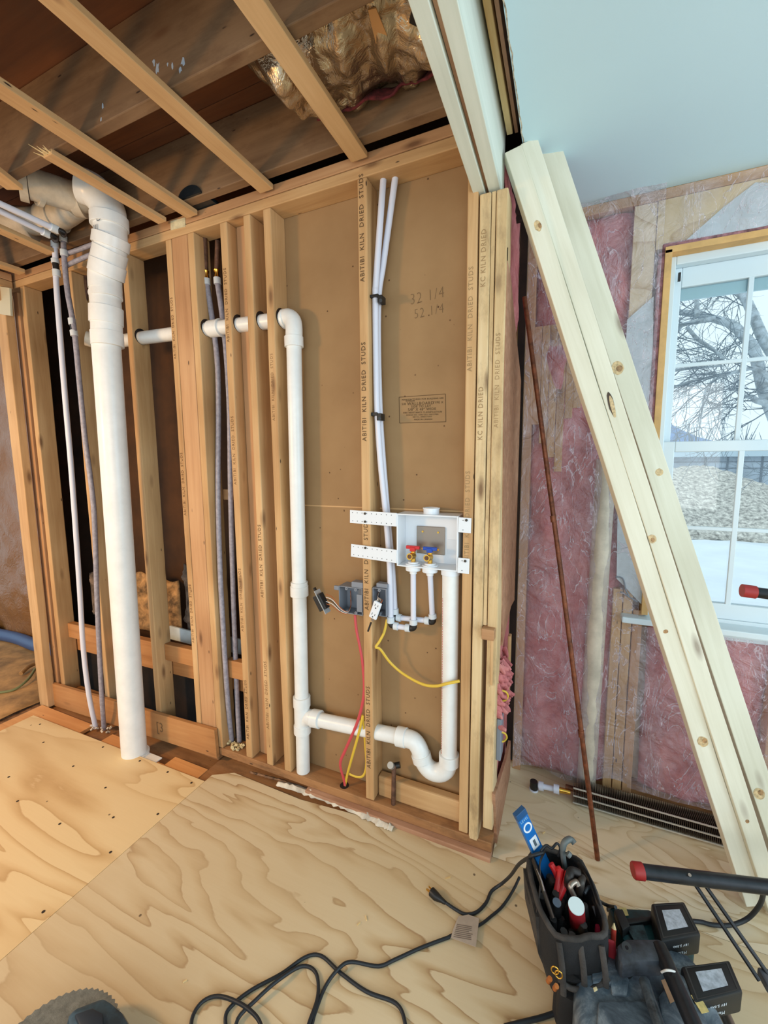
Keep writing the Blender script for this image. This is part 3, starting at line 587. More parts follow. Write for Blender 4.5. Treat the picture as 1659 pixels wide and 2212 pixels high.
for z in (1.1, 1.38): MB().box((3.0, 22.97, z), (18, 23.0, z+.03)).build('wall_seam', plain('batten', (120, 132, 144), .8), bn)
hp = [(-40+4*i, 150, 2) for i in range(0)]
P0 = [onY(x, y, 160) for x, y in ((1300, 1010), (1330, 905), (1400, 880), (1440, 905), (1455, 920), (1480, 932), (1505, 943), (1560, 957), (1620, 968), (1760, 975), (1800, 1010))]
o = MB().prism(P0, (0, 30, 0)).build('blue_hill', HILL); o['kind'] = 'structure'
mb = MB()
for k in range(240):
    x = random.uniform(4.5, 22); y = 40+random.uniform(-2, 2); h = random.uniform(1.5, 3.6)*(.6+.4*math.sin(x*.9)**2)
    b = V((x, y, 1.2)); mb.tube([b, b+V((random.uniform(-.2, .2), 0, h*.5)), b+V((random.uniform(-.5, .5), 0, h))], [.07, .04, .01], 4)
o = mb.build('hedgerow_brush', TWIG); o['kind'] = 'stuff'; tag(o, 'thin line of distant brush on the horizon behind the building', 'brush')
tr = thing('bare_tree', (3.4, 8, -.9), 'large bare tree with pale grey limbs outside the window', 'tree')
mbL = MB(); mbT = MB(); YT = 8.0
def limb(px, r0, r1, yo=0):
    c = pipe_curve([onY(x, y, YT+yo+.15*i) for i, (x, y) in enumerate(px)], 5); n = len(c)
    mbL.tube(c, [r0+(r1-r0)*i/(n-1) for i in range(n)], 9); return c
limbs = [limb([(1750, 1100), (1690, 940), (1655, 853), (1642, 807), (1628, 753), (1604, 724), (1584, 703), (1543, 689), (1506, 680), (1465, 674), (1420, 668)],   .10, .045),
         limb([(1730, 900), (1690, 800), (1651, 735), (1633, 695), (1613, 650), (1590, 620), (1570, 580)], .085, .06, .4),
         limb([(1700, 880), (1639, 867), (1625, 858), (1610, 856)], .05, .03, -.4),
         limb([(1720, 870), (1640, 800), (1597, 802), (1543, 813), (1488, 825), (1440, 842)], .035, .015, -.3),
         limb([(1600, 800), (1555, 815), (1530, 832), (1520, 860), (1514, 905), (1508, 940)], .02, .008, -.2), limb([(1506, 680), (1505, 655), (1506, 625)], .035, .03),
         limb([(1545, 688), (1480, 700), (1465, 712), (1455, 730)], .04, .02), limb([(1565, 775), (1535, 750), (1510, 735), (1485, 708)], .018, .03, -.2), limb([(1458, 800), (1500, 795), (1560, 790)], .025, .015, .3)]
def twig(p, d, L, r, depth):
    q = p; pts = [q]; d = d.normalized()
    for k in range(4):
        d = (d+V((random.uniform(-.35, .35), random.uniform(-.2, .2), random.uniform(-.35, .30)))).normalized(); q = q+d*L/4; pts.append(q)
        if depth > 0 and k < 3:
            for _ in range(2 if depth > 1 else 1):
                e = (d+V((random.uniform(-1, 1), random.uniform(-.4, .4), random.uniform(-1, 1)))*.9); twig(q, e, L*.6, r*.6, depth-1)
    mbT.tube(pts, [r, r*.85, r*.7, r*.5, r*.3], 4, cap=False)
for li, c in enumerate(limbs):
    step = 3 if li in (0, 3, 4) else 4
    for i in range(2, len(c), step):
        t = (c[min(i+1, len(c)-1)]-c[i-1]).normalized()
        if -.5 < c[i].x < 7: twig(c[i], V((-abs(t.x)-.2+random.uniform(-.6, .6), random.uniform(-.3, .3), random.uniform(-.9, .6))), random.uniform(.5, 1.15), .009, 2)
mbL.build('limb', BARK, tr, smooth=60); mbT.build('twigs', TWIG, tr)['kind'] = 'stuff'

# ================================================================ LEANING LUMBER, COPPER ROD
def lean(top, bot, Yt, label, wd=.0515, th=.038, mat=NEW, yaw=.22, dy=0):
    B = onZ(bot[0], bot[1], 0)+V((0, dy, 0)); T = onY(top[0], top[1], Yt)
    ax = (T-B).normalized(); wv = V((1, -.0+yaw, 0)); B = B+V((0, th/2, .014))
    o = board('stud_lumber', B, T, wd, th, wv, mat, None, .002, .0012)
    return tag(o, label, 'lumber', 'new lumber leaning by the window')
lean((1107, 331), (1628, 1966), 1.455, 'left new pale stud of the three leaning in front of the window wall')
lean((1140, 314), (1677, 1984), 1.478, 'middle new pale stud leaning, cracked along its left edge', yaw=.30)
lean((1186, 326), (1756, 2020), 1.56, 'right new pale stud leaning, with rough knots on its right edge', .064, .038, dy=.085)
rb = onZ(1291, 1857, 0); rt = onX(1133, 642, -.174)
o = MB().tube([rb+V((0, 0, .001)), rb+(rt-rb)*.5+V((.002, 0, 0)), rt], .0085, 14).build('copper_pipe', COPPER, None, smooth=60); tag(o, 'long thin brown copper pipe leaning against the wall end', 'pipe')
for f_ in (.22, .60):
    p = rb+(rt-rb)*f_; d = (rt-rb).normalized(); MB().ring(p-d*.012, p+d*.012, .008, .0108, 14).build('coupling', COPPER, o, smooth=40)

# knots and cracks on the faces of the leaning lumber
KN1 = plain('knot_brown', (146, 112, 74), .7, var=.25, vs=90); KN2 = plain('knot_pale', (190, 164, 122), .7, var=.15, vs=120); CRK = plain('crack_dark', (70, 58, 48), .9)
LUM = [o_ for o_ in bpy.data.objects if o_.name.startswith('stud_lumber')]
def onface(o_, px, py):
    Mi = o_.matrix_basis.inverted(); a = Mi @ V((0, 0, H)); d = (Mi.to_3x3() @ ray(px, py)); sgn = -1 if a.z < 0 else 1
    t = (sgn*.0192-a.z)/d.z; return a+d*t, sgn
def knot(k, px, py, rx, ry, mat=KN1, nm='knot', ang=0):
    o_ = LUM[k]; p, sgn = onface(o_, px, py); pts = []
    for i in range(16):
        an = 2*PI*i/16; r = 1+.18*noise.noise(V((math.cos(an)*2, math.sin(an)*2, px))); x, y = rx*r*math.cos(an), ry*r*math.sin(an)
        pts.append(V((p.x+x*math.cos(ang)-y*math.sin(ang), max(-.0255, min(.0255, p.y+x*math.sin(ang)+y*math.cos(ang))) if k < 2 else p.y+x*math.sin(ang)+y*math.cos(ang), p.z)))
    W = [o_.matrix_basis @ q_ for q_ in pts]; nrm = o_.matrix_basis.to_3x3() @ V((0, 0, sgn)); MB().prism(W, nrm*(.0009 if mat is KN1 or nm == 'knot' and k == 1 and ang else .0004)).build(nm, mat, o_)
for a in ((0, 1162, 488, .018, .010, KN2), (0, 1166, 487, .008, .005, KN1), (0, 1438, 1364, .006, .007, KN1), (0, 1518, 1602, .018, .015, KN2), (0, 1522, 1600, .008, .007, KN1), (1, 1409, 1164, .014, .012, KN2), (1, 1410, 1166, .007, .006, KN1), (1, 1614, 1774, .006, .006, KN1),
          (2, 1262, 582, .016, .014, KN2), (2, 1266, 585, .007, .008, KN1), (2, 1334, 795, .022, .018, KN2), (2, 1338, 796, .010, .010, KN1), (2, 1424, 1020, .012, .012, KN2), (2, 1640, 1715, .020, .016, KN2), (2, 1643, 1712, .009, .008, KN1)): knot(*a)
knot(1, 1320, 872, .038, .0085, CRK, 'bark_pocket', .06); knot(1, 1323, 878, .035, .0060, KN2, 'knot', .06)
for a in ((1, 1266, 762, .040, .0030), (1, 1281, 806, .025, .0020), (1, 1213, 590, .05, .0010)): knot(*a, CRK, 'crack')

# ================================================================ BASEBOARD HEATER ELEMENT AND ITS SUPPLY
ht = thing('heater_element', (.3, 1.82, 0), 'long finned baseboard heating element on the floor below the window', 'heater')
A = V((.075, 1.815, .045)); B = V((1.6, 1.835, .045)); mb = MB(); n = 240
for i in range(n):
    x = A.x+(B.x-A.x)*i/n; y = A.y+(B.y-A.y)*i/n; j = random.uniform(-.0015, .0015)
    mb.box((x, y-.032+j, .006), (x+.0012, y+.03, .078))
mb.build('fins', plain('aluminium_fin', (96, 84, 74), .5, .4), ht)['kind'] = 'stuff'
FE = plain('bright_fin_edge', (206, 204, 196), .4, .5)
for z in (.008, .040, .074): MB().box((A.x, 1.778, z), (B.x, 1.782, z+.005)).build('fin_edge_rail', FE, ht)
MB().tube([A-V((.03, 0, 0)), B], .011, 12).build('copper_tube', COPPER, ht, smooth=50)
hs = thing('heater_supply', (0, 1.80, 0), 'white plastic supply fitting with a black elbow at the left end of the heater', 'pipe fitting')
def PX(x, y, Y=1.80): return onY(x, y, Y)
MB().tube([PX(1162, 1697), PX(1207, 1706)], .011, 14).build('tube', PEX, hs, smooth=50)
for a, b in (((1164, 1697), (1174, 1699)), ((1196, 1703), (1208, 1706))): MB().tube([PX(*a), PX(*b)], .018, 16).build('collar', PEX, hs, smooth=40)
MB().tube([PX(1208, 1706), PX(1232, 1712)], [.012, .009], 14).build('brass_adapter', BRASS, hs, smooth=40)
MB().tube([PX(1153, 1692)+V((0, 0, .01)), PX(1153, 1700), PX(1154, 1705)], [.016, .017, .015], 14).build('elbow', BLK, hs, smooth=40)
MB().tube([PX(1153, 1703), PX(1153, 1716)], .019, 16).build('collar', PEX, hs, smooth=40)

# ================================================================ PVC PIPES
YP = 1.447
def q(x, y, Y=YP): return onY(x, y, Y)
def coup(par, a, b, r, mat=PVC, n=28, nm='coupling'):
    a, b = V(a), V(b); d = (b-a).normalized(); L = (b-a).length
    return MB().tube([a, a+d*.001, b-d*.001, b], [r-.001, r, r, r-.001], n).build(nm, mat, par, smooth=35)
# big vent stack
vp = thing('vent_stack', (-1.95, 1.278, -.02), 'tall thick white vent pipe standing in front of the stud wall at left', 'pipe')
rV = .057; bx, by = -1.952, 1.262
base = V((bx, by, -.02)); t0 = V((-1.935, 1.262, 1.93)); p0 = q(229, 722, 1.262)
MB().tube([base, q(229, 735, 1.262)], rV, 36).build('pipe', PVC, vp, smooth=50)
def vq(x, y, Y=1.262): return onY(x, y, Y)
segs = [((233, 748), (231, 718), .064), ((231, 722), (230, 672), .061), ((230, 700), (229.5, 664), .066)]
for a, b, r in segs: coup(vp, vq(*a), vq(*b), r, PVC, 36)
MB().tube([vq(230, 670), vq(227, 640), vq(224, 632)], .060, 36).build('pipe', PVC, vp, smooth=50)
coup(vp, vq(231, 645), vq(228, 618), .061, PVC, 36)
MB().tube(pipe_curve([vq(228, 628), vq(227, 600), vq(231, 572), vq(238, 548)], 6), .064, 36).build('elbow', PVC, vp, smooth=50)
coup(vp, vq(229, 596), vq(234, 568), .070, PVC, 36); coup(vp, vq(232, 572), vq(239, 540), .067, PVC, 36)
MB().tube(pipe_curve([vq(236, 560), vq(240, 525), vq(238, 490), vq(236, 462)], 6), .062, 36).build('elbow', PVC, vp, smooth=50)
coup(vp, vq(238, 535), vq(241, 512), .071, PVC, 36)
tp = vq(236, 478)
MB().tube(pipe_curve([tp, tp+V((0, -.004, .05)), tp+V((-.03, -.03, .105)), tp+V((-.07, -.06, .125))], 6), .066, 30).build('elbow', PVC, vp, smooth=50)
coup(vp, vq(237, 492), vq(236, 468), .072, PVC, 36)
MB().box((-1.90, 1.26, -.018), (-1.80, 1.30, -.012)).build('floor_strap', PVC, vp, bevel=.001)
for z in (.0,): MB().ring((bx, by, -.018), (bx, by, -.006), .057, .068, 30).build('floor_flange', PVC, vp)
text('D', .03, vq(246, 489)+V((.0, -.0635, .0)), (1, .25, 0), (0, 0, 1), plain('grey_print', (96, 110, 124), .7), vp, 'print'); text('|||', .03, vq(240, 508)+V((0, -.064, 0)), (1, 0, 0), (0, 0, 1), plain('grey_print', (96, 110, 124), .7), vp, 'print')
# drain run in the ceiling (dusty pipe and fittings)
dr = thing('ceiling_drain', (-1.9, 1.1, 2.55), 'dusty white drain pipe and fittings running between the joists at upper left', 'pipe')
def cz(x, y, z=2.56): return onZ(x, y, z)
a1 = tp+V((-.07, -.06, .125))
MB().tube(pipe_curve([a1+V((.03, .03, -.01)), cz(200, 425, 2.60), cz(160, 425, 2.58), cz(110, 410, 2.58), cz(62, 396, 2.58)], 5), .058, 28).build('pipe', PVC2, dr, smooth=50)
for a, b, r in (((180, 432), (158, 430), .067), ((92, 410), (80, 405), .066), ((60, 398), (40, 392), .066)): coup(dr, cz(*a, 2.58), cz(*b, 2.58), r, PVC2 if r > .0665 else PVC2, 28)
MB().tube(pipe_curve([cz(165, 440, 2.57), cz(120, 470, 2.57), cz(60, 478, 2.57), cz(-60, 470, 2.57)], 5), .056, 28).build('pipe', PVC2, dr, smooth=50)
coup(dr, cz(125, 468, 2.57), cz(100, 474, 2.57), .065, PVC2, 28); coup(dr, cz(70, 485, 2.57), cz(30, 482, 2.57), .070, PVC2, 28)
# horizontal vent through the studs and down to the trap
lp = thing('washer_drain', (-1.03, YP, .05), 'white drain pipe elbowing down the stud wall left of the centre stud', 'pipe')
r2 = .0302
xe = -1.055
MB().tube([(-2.25, YP, HZ(-2.25)), (-1.665, YP, HZ(-1.665))], r2, 24).build('pipe', PVC, lp, smooth=50)
MB().tube([(-1.53, YP, HZ(-1.53)), (xe, YP, HZ(xe))], r2, 24).build('pipe', PVC, lp, smooth=50)
coup(lp, (-1.475, YP, HZ(-1.47)), (-1.415, YP, HZ(-1.41)), .036); coup(lp, (-1.418, YP, HZ(-1.41)), (-1.411, YP, HZ(-1.41)), .0385)
coup(lp, (-2.20, YP-.02, HZ(-2.2)), (-2.12, YP-.02, HZ(-2.12)), .037, PVC2)
MB().tube(pipe_curve([(-2.15, YP-.01, HZ(-2.15)), (-2.20, YP-.03, HZ(-2.2)-.0), (-2.235, YP-.07, HZ(-2.2)+.01)], 6), .036, 24).build('elbow', PVC2, lp, smooth=50)
xv, zv = -1.022, 2.02
MB().tube(pipe_curve([(xe-.02, YP, HZ(xe)), (-1.052, YP-.004, 2.026), (-1.028, YP-.008, 2.008), (xv+.001, YP-.012, 1.975), (xv, YP-.014, 1.93)], 6), .0335, 24).build('elbow', PVC, lp, smooth=50)
coup(lp, (xe-.022, YP, HZ(xe)), (xe-.010, YP, HZ(xe)), .0385)
coup(lp, (xv, YP-.014, 1.945), (xv, YP-.014, 1.905), .0375)
YV = YP-.014; xb = -1.045
MB().tube([(xv, YV, 1.93), (xb, YV, .058)], r2, 24).build('pipe', PVC, lp, smooth=50)
def xvz(z): return xv+(xb-xv)*(1.93-z)/(1.93-.058)
for z0, z1, r in ((.922, .878, .0385), (.94, .88, .036), (.418, .372, .038), (.283, .245, .038), (.40, .26, .0345)): coup(lp, (xvz(z0), YV, z0), (xvz(z1), YV, z1), r)
# branch + trap
zc = .335
ta = V((xvz(zc), YV, .318)); tb = V((-.565, YV+.004, .352))
MB().tube(pipe_curve([ta+V((-.004, 0, -.03)), ta+V((.03, 0, .005)), ta+V((.07, 0, .012))], 5), [.030]*6+[.034]*5, 24).build('tee_branch', PVC, lp, smooth=50)
MB().tube([ta+V((.06, 0, .008)), tb], r2, 24).build('pipe', PVC, lp, smooth=50)
d = (tb-ta).normalized(); coup(lp, ta+d*.055+V((0, 0, .006)), ta+d*.095+V((0, 0, .006)), .038)
tr_ = thing('p_trap', (-.45, YV, .2), 'white P-trap and standpipe rising on the right to the washer outlet box', 'pipe')
coup(tr_, tb-d*.02, tb+d*.018, .038)
Yt = YV+.004
MB().tube(pipe_curve([tb, q(893, 1600, Yt), q(906, 1618, Yt), q(912, 1640, Yt)], 6), .0345, 24).build('elbow', PVC, tr_, smooth=50)
coup(tr_, q(909, 1628, Yt), q(913, 1643, Yt), .0385)
MB().tube(pipe_curve([q(911, 1632, Yt), q(918, 1650, Yt), q(932, 1664, Yt), q(950, 1668, Yt), q(964, 1660, Yt), q(970, 1642, Yt), q(970, 1632, Yt)], 6), .0345, 24).build('trap_bend', PVC, tr_, smooth=50)
coup(tr_, q(970, 1650, Yt), q(970, 1628, Yt), .0385)
sp0, sp1 = q(970, 1640, Yt), V((-.372, 1.43, 1.05))
MB().tube([sp0, sp1], r2, 28).build('standpipe', PVC, tr_, smooth=50)
L = (sp1-sp0).length; dz = (sp1-sp0).normalized()
mb = MB()
for k in range(64):
    p = sp0+dz*(.03+k*(L-.12)/64)+V((-.0235, -.0195, 0)); w_ = random.uniform(.003, .008); mb.tube([p, p+dz*w_], .0011, 5)
mb.build('printed_line', REDPRINT, tr_)['kind'] = 'stuff'

# ================================================================ WASHER OUTLET BOX
ob = thing('washer_outlet_box', (-.45, 1.395, 1.06), 'white washing machine outlet box with red and blue valves', 'outlet box')
x0, x1, z0, z1, yf, yk = -.567, -.338, 1.062, 1.258, 1.393, 1.478
mb = MB(); t_ = .005
mb.box((x0, yf, z0), (x0+t_, yk, z1)); mb.box((x1-t_, yf, z0), (x1, yk, z1)); mb.box((x0+t_, yf, z0), (x1-t_, yk, z0+t_)); mb.box((x0+t_, yf, z1-t_), (x1-t_, yk, z1)); mb.box((x0+t_, yk-t_, z0+t_), (x1-t_, yk, z1-t_))
mb.build('box_shell', WHT, ob, bevel=.001)
coup(ob, (-.447, 1.435, z1-.001), (-.447, 1.435, z1+.02), .029, WHT, 28, 'top_port'); MB().ring((-.447, 1.435, z1+.018), (-.447, 1.435, z1+.022), .024, .031, 28).build('port_rim', WHT, ob)
MB().box((-.395, yk-.008, 1.105), (-.345, yk-.0045, 1.16)).build('moulded_panel', WTEX, ob)
MB().box((-.515, yk-.012, 1.10), (-.405, yk-.0055, 1.205)).build('cover_plate', STEEL, ob, bevel=.002)
for x in (-.49, -.43):
    for z in (1.12, 1.185): MB().tube([(x, yk-.012, z), (x, yk-.015, z)], .004, 10).build('plate_screw', BRASS, ob)
def strap(xa, za, xb_, zb_, h, nm, holes=9):
    A = V((xa, 1.3925, za)); B = V((xb_, 1.3925, zb_)); s = board(nm, A, B, h, .003, (0, 0, 1), WHT, ob, .0005)
    mh = MB()
    for i in range(holes):
        for e in (-1, 1):
            p = A+(B-A)*((i+.6)/(holes+.6))+V((0, -.0016, e*h*.32)); mh.tube([p, p+V((0, -.0006, 0))], .0016, 7)
    mh.build('nail_holes', SCREW, s)['kind'] = 'stuff'; return s
s1 = strap(-.759, 1.239, -.566, 1.235, .050, 'mounting_strap'); s2 = strap(-.757, 1.107, -.566, 1.098, .050, 'mounting_strap')
s3 = strap(-.337, 1.229, -.293, 1.228, .052, 'mounting_ear', 1); s4 = strap(-.337, 1.087, -.297, 1.086, .054, 'mounting_ear', 1)
for (x, z, s) in ((-.694, 1.253, s1), (-.694, 1.222, s1), (-.694, 1.121, s2), (-.309, 1.246, s3), (-.311, 1.104, s4)):
    MB().tube([(x, 1.391, z), (x, 1.388, z)], .0045, 12).build('screw', SCREW, s)
for x, m in ((-.513, RED), (-.448, BLUE)):
    zz = z0+t_; yv = 1.425
    vv = MB().tube([(x, yv, zz), (x, yv, zz+.004)], .029, 28).build('escutcheon', WHT, ob, smooth=40); MB().tube([(x, yv, zz+.004), (x, yv, zz+.010)], .020, 24).build('collar', WHT, vv, smooth=40)
    va = MB().tube([(x, yv, zz+.006), (x, yv, zz+.052)], [.009, .009], 16).build('valve', BRASS, ob, smooth=40)
    MB().tube([(x, yv, zz+.032), (x-.004, yv-.030, zz+.034)], .0125, 18).build('hose_thread', BRASS, va, smooth=40)
    MB().tube([(x-.004, yv-.030, zz+.034), (x-.0042, yv-.0315, zz+.034)], .008, 14).build('bore', COPD, va, smooth=40)
    hd = MB(); hd.box((x-.026, yv-.010, zz+.058), (x+.026, yv+.004, zz+.070)); hd.box((x-.010, yv-.014, zz+.050), (x+.010, yv+.008, zz+.066)); hd.build('handle', m, va, bevel=.002)
    coup(ob, (x, yv, z0-.018), (x, yv, z0+.001), .0285, WHT, 28, 'bottom_port')
coup(ob, (-.373, 1.43, z0-.022), (-.373, 1.43, z0+.001), .0335, WHT, 28, 'drain_port')

# ================================================================ SUPPLY TUBES TO THE BOX
def pexrun(name, label, pts, r=.0112, mat=PEX, step=8):
    o = MB().tube(pipe_curve(pts, step), r, 14).build(name, mat, None, smooth=60); return tag(o, label, 'pipe')
YX = 1.432
A_ = pexrun('supply_tube', 'front white supply tube from the left top plate hole down to the washer box', [onY(829, 374, 1.445), q(822, 470, YX), q(812, 610, YX), q(811, 640, YX-.002), q(812, 760, YX), q(815, 893, YX-.002), q(822, 1000, YX), q(834, 1120, YX+.01), q(842, 1230, YX), q(844, 1335, YX)])
B_ = pexrun('supply_tube', 'rear white supply tube from the right top plate hole, behind the front tube', [onY(857, 362, 1.452), q(846, 440, 1.455), q(828, 570, 1.456), q(818, 642, 1.456), q(817, 760, 1.458), q(821, 895, 1.458), q(828, 1000, 1.456), q(838, 1120, 1.46), q(848, 1230, 1.455), q(853, 1318, 1.452)])
for p in ((829, 374), (860, 362)): MB().tube([onY(*p, 1.445)+V((.003, 0, .004)), onY(*p, 1.445)+V((.003, 0, .0035))], .019, 20).build('bored_hole', DARK, wb)
for (x, y) in ((818, 640), (816, 895)):
    o = thing('tube_clamp', q(x, y, 1.42), 'black plastic clamp holding the two white tubes, %s one' % ('upper' if y < 700 else 'lower'), 'clamp')
    MB().box(tuple(q(x-17, y, 1.42)-V((0, .008, .007))), tuple(q(x, y, 1.42)+V((0, .006, .007)))).build('clamp_arm', BLK, o, bevel=.001)
    MB().box(tuple(q(x-1, y+5, 1.42)-V((0, .006, .014))), tuple(q(x+8, y+5, 1.42)+V((0, .030, .012)))).build('clamp_loop', BLK, o, bevel=.001)
    MB().tube([q(x+4, y+9, 1.414), q(x+4, y+9, 1.40)], .006, 10).build('nail_boss', BLK, o)
def capped(name, label, segs, elbows, tail, mat=PEX):
    o = thing(name, segs[0][0], label, 'pipe fitting')
    for a, b in segs: MB().tube([a, b], .0105, 14).build('tube', mat, o, smooth=60)
    for a, b in tail: coup(o, a, b, .0152, RING, 18, 'collar')
    for e in elbows: MB().tube(pipe_curve(e, 4), .0122, 14).build('elbow', BLK, o, smooth=50)
    return o
Y1 = YX
c1 = q(844, 1337, Y1); e1 = q(846, 1350, Y1); f1 = q(856, 1353, Y1); g1 = q(884, 1357, Y1); h1 = q(893, 1356, Y1); i1 = q(893, 1345, Y1)
V1 = V((-.513, 1.425, z0-.018))
capped('hot_supply_elbow', 'lower run of white tube and black elbows feeding the red valve', [(f1, g1), (i1, V1)], [[q(844, 1344, Y1), e1, f1], [q(884, 1357, Y1), h1, q(893.5, 1348, Y1)]], [(q(844, 1332, Y1), q(844, 1345, Y1)), (q(851, 1352, Y1), q(860, 1353.5, Y1)), (q(876, 1356, Y1), q(886, 1357, Y1)), (q(893, 1349, Y1), q(893, 1338, Y1)), ])
Y2 = 1.452
V2 = V((-.448, 1.425, z0-.018)); a2 = q(934, 1332, Y2)
capped('cold_supply_elbow', 'upper run of white tube and black elbows feeding the blue valve', [(q(858, 1334, Y2), q(928, 1341, Y2)), (a2, V2)], [[q(853, 1326, Y2), q(853, 1334, Y2), q(860, 1335, Y2)], [q(924, 1341, Y2), q(934, 1343, Y2), q(935, 1334, Y2)]], [(q(853, 1314, Y2), q(853, 1326, Y2)), (q(857, 1333, Y2), q(867, 1335, Y2)), (q(918, 1340, Y2), q(928, 1341, Y2)), (q(935, 1336, Y2), q(934, 1326, Y2))])
for V_, nm in ((V1, 1), (V2, 2)): coup(ob, V_, V_+V((0, 0, -.014)), .0135, WHT, 16, 'tube_grip')

# ================================================================ ELECTRICAL
def obox(name, label, x0, x1, z0, z1, y0=1.402, y1=1.468, back=True):
    o = thing(name, ((x0+x1)/2, y0, z0), label, 'electrical box'); mb = MB(); t = .003
    mb.box((x0, y0, z0), (x0+t, y1, z1)); mb.box((x1-t, y0, z0), (x1, y1, z1)); mb.box((x0+t, y0, z0), (x1-t, y1, z0+t)); mb.box((x0+t, y0, z1-t), (x1-t, y1, z1)); mb.box((x0+t, y1-t, z0+t), (x1-t, y1, z1-t))
    mb.build('box_shell', GREYB, o, bevel=.0006)
    for fx in (.33, .72) if x1-x0 > .08 else (.5,):
        for zz in (z0+.008, z1-.008): MB().ring((x0+(x1-x0)*fx, y0-.001, zz), (x0+(x1-x0)*fx, y0+.018, zz), .002, .006, 12).build('screw_boss', GREYB, o)
    return o
b1 = obox('outlet_box', 'open two-gang grey electrical box left of the centre stud', -.822, -.716, .845, .955)
MB().box((-.845, 1.402, .935), (-.822, 1.412, .953)).build('mounting_ear', GREYB, b1, bevel=.003); MB().box((-.765, 1.403, .955), (-.714, 1.44, .978)).build('nail_bracket', GREYB, b1, bevel=.003); MB().box((-.74, 1.399, .86), (-.716, 1.404, .93)).build('divider', GREYB, b1, bevel=.001)
b2 = obox('outlet_box', 'single-gang grey electrical box right of the centre stud', -.672, -.614, .855, .965)
MB().box((-.66, 1.41, .965), (-.612, 1.44, .982)).build('nail_bracket', GREYB, b2, bevel=.003)
def wire(par, pts, r, mat, nm='wire', label=None, cat=None, n=8, flat=None, step=8):
    o = MB().tube(pipe_curve(pts, step), r, n, flat=flat).build(nm, mat, par, smooth=60)
    if label: tag(o, label, cat)
    return o
sw = thing('loose_switch', onY(692, 1300, 1.36), 'black switch with a metal yoke dangling on wires beside the two-gang box', 'switch')
sc = onY(694, 1300, 1.36)
u_ = (onY(703, 1327, 1.36)-onY(681, 1283, 1.36)).normalized(); v_ = V((0, -1, 0)); w_ = u_.cross(v_)
def obx(c, u, v, w, a, b, d): return MB().prism([c-u*a-v*b-w*d, c+u*a-v*b-w*d, c+u*a+v*b-w*d, c-u*a+v*b-w*d], w*2*d)
obx(sc, u_, v_, w_, .033, .016, .018).build('switch_body', BLK, sw, bevel=.003)
obx(sc-w_*.006, u_, v_, w_, .050, .019, .0012).build('yoke', plain('zinc', (190, 196, 200), .4, .6), sw)
obx(sc-u_*.055, u_, v_, w_, .008, .006, .003).build('yoke_tip', BLK, sw)
for k, (m, off) in enumerate(((WIREW, 0), (BLK, 4), (WIREW, 9), (WIREB, 14), (WIREB, -6))):
    wire(sw, [onY(704, 1290+off, 1.36), onY(718, 1296+off, 1.37), onY(735, 1315+off*.5, 1.385), onY(750, 1322+off*.2, 1.40), onY(758, 1308, 1.43), onY(757, 1290-off, 1.455)], .0016, m)
rc = thing('outlet_receptacle', onY(810, 1320, 1.37), 'white duplex receptacle hanging tilted out of the single-gang box', 'receptacle')
oc = onY(811, 1318, 1.372); ru = (onY(818, 1300, 1.372)-onY(805, 1337, 1.372)).normalized(); rv = V((0, -1, 0)); rw = ru.cross(rv)
obx(oc, ru, rw, rv, .036, .0165, .006).build('face', WHT, rc, bevel=.005, seg=3)
obx(oc-rv*.014, ru, rw, rv, .030, .014, .009).build('body', BLK, rc, bevel=.002)
obx(oc-rv*.006, ru, rw, rv, .050, .006, .001).build('yoke', STEEL, rc)
for s in (-1, 1):
    for a, b, l in ((.006, .005, .0035), (-.006, .005, .0045)): obx(oc+ru*s*.019+ru*.003+rw*a+rv*.0063, ru, rw, rv, l, .0009, .0004).build('slot', BLK, rc)
    p = oc+ru*s*.019-ru*.008+rv*.006; MB().tube([p, p+rv*.0008], .0026, 10).build('ground_hole', BLK, rc)
obx(oc-ru*.075, ru, rw, rv, .020, .0028, .003).build('lead_tab', BLK, rc)
for k in range(3): wire(rc, [oc+ru*.03+rw*(.008*(k-1)), oc+ru*.045+rw*(.009*(k-1))-rv*.01, onY(816, 1288, 1.42), onY(820, 1275, 1.45)], .0016, (WIREW, BLK, WIREB)[k])
wire(None, [onY(767, 1328, 1.43), onY(770, 1360, 1.42), onY(778, 1400, 1.41), onY(784, 1440, 1.405), onY(786, 1500, 1.405), onY(772, 1560, 1.405), onY(746, 1620, 1.41), onY(735, 1650, 1.41), onY(743, 1685, 1.42), onY(745, 1697, 1.42)], .0062, REDW, 'red_cable', 'red flat cable falling from the two-gang box to a hole in the bottom plate', 'cable', flat=.6)
wire(None, [onY(836, 1338, 1.43), onY(830, 1365, 1.42), onY(820, 1385, 1.41), onY(812, 1398, 1.40), onY(822, 1403, 1.405), onY(842, 1430, 1.42), onY(870, 1455, 1.425), onY(910, 1477, 1.405), onY(940, 1482, 1.395), onY(968, 1476, 1.39), onY(993, 1471, 1.402)], .0052, YELW, 'yellow_cable', 'yellow cable looping from the right box across the white standpipe', 'cable', flat=.6)
wire(None, [onY(784, 1545, 1.405), onY(776, 1580, 1.405), onY(762, 1630, 1.41), onY(751, 1670, 1.42), onY(745, 1697, 1.425)], .0056, YELW, 'yellow_cable', 'yellow cable running down behind the red one into the bottom plate', 'cable', flat=.6)
wire(None, [onY(784, 1550, 1.41), onY(788, 1600, 1.415), onY(791, 1650, 1.415), onY(785, 1675, 1.41), onY(770, 1678, 1.41), onY(755, 1672, 1.412)], .0048, YELW, 'yellow_cable', 'yellow cable loop hanging low beside the centre stud', 'cable', flat=.6)
MB().tube([(onY(744, 1695, 1.43).x, 1.43, .0575), (onY(744, 1695, 1.43).x, 1.43, .0582)], .020, 16).build('bored_hole', DARK, wb)
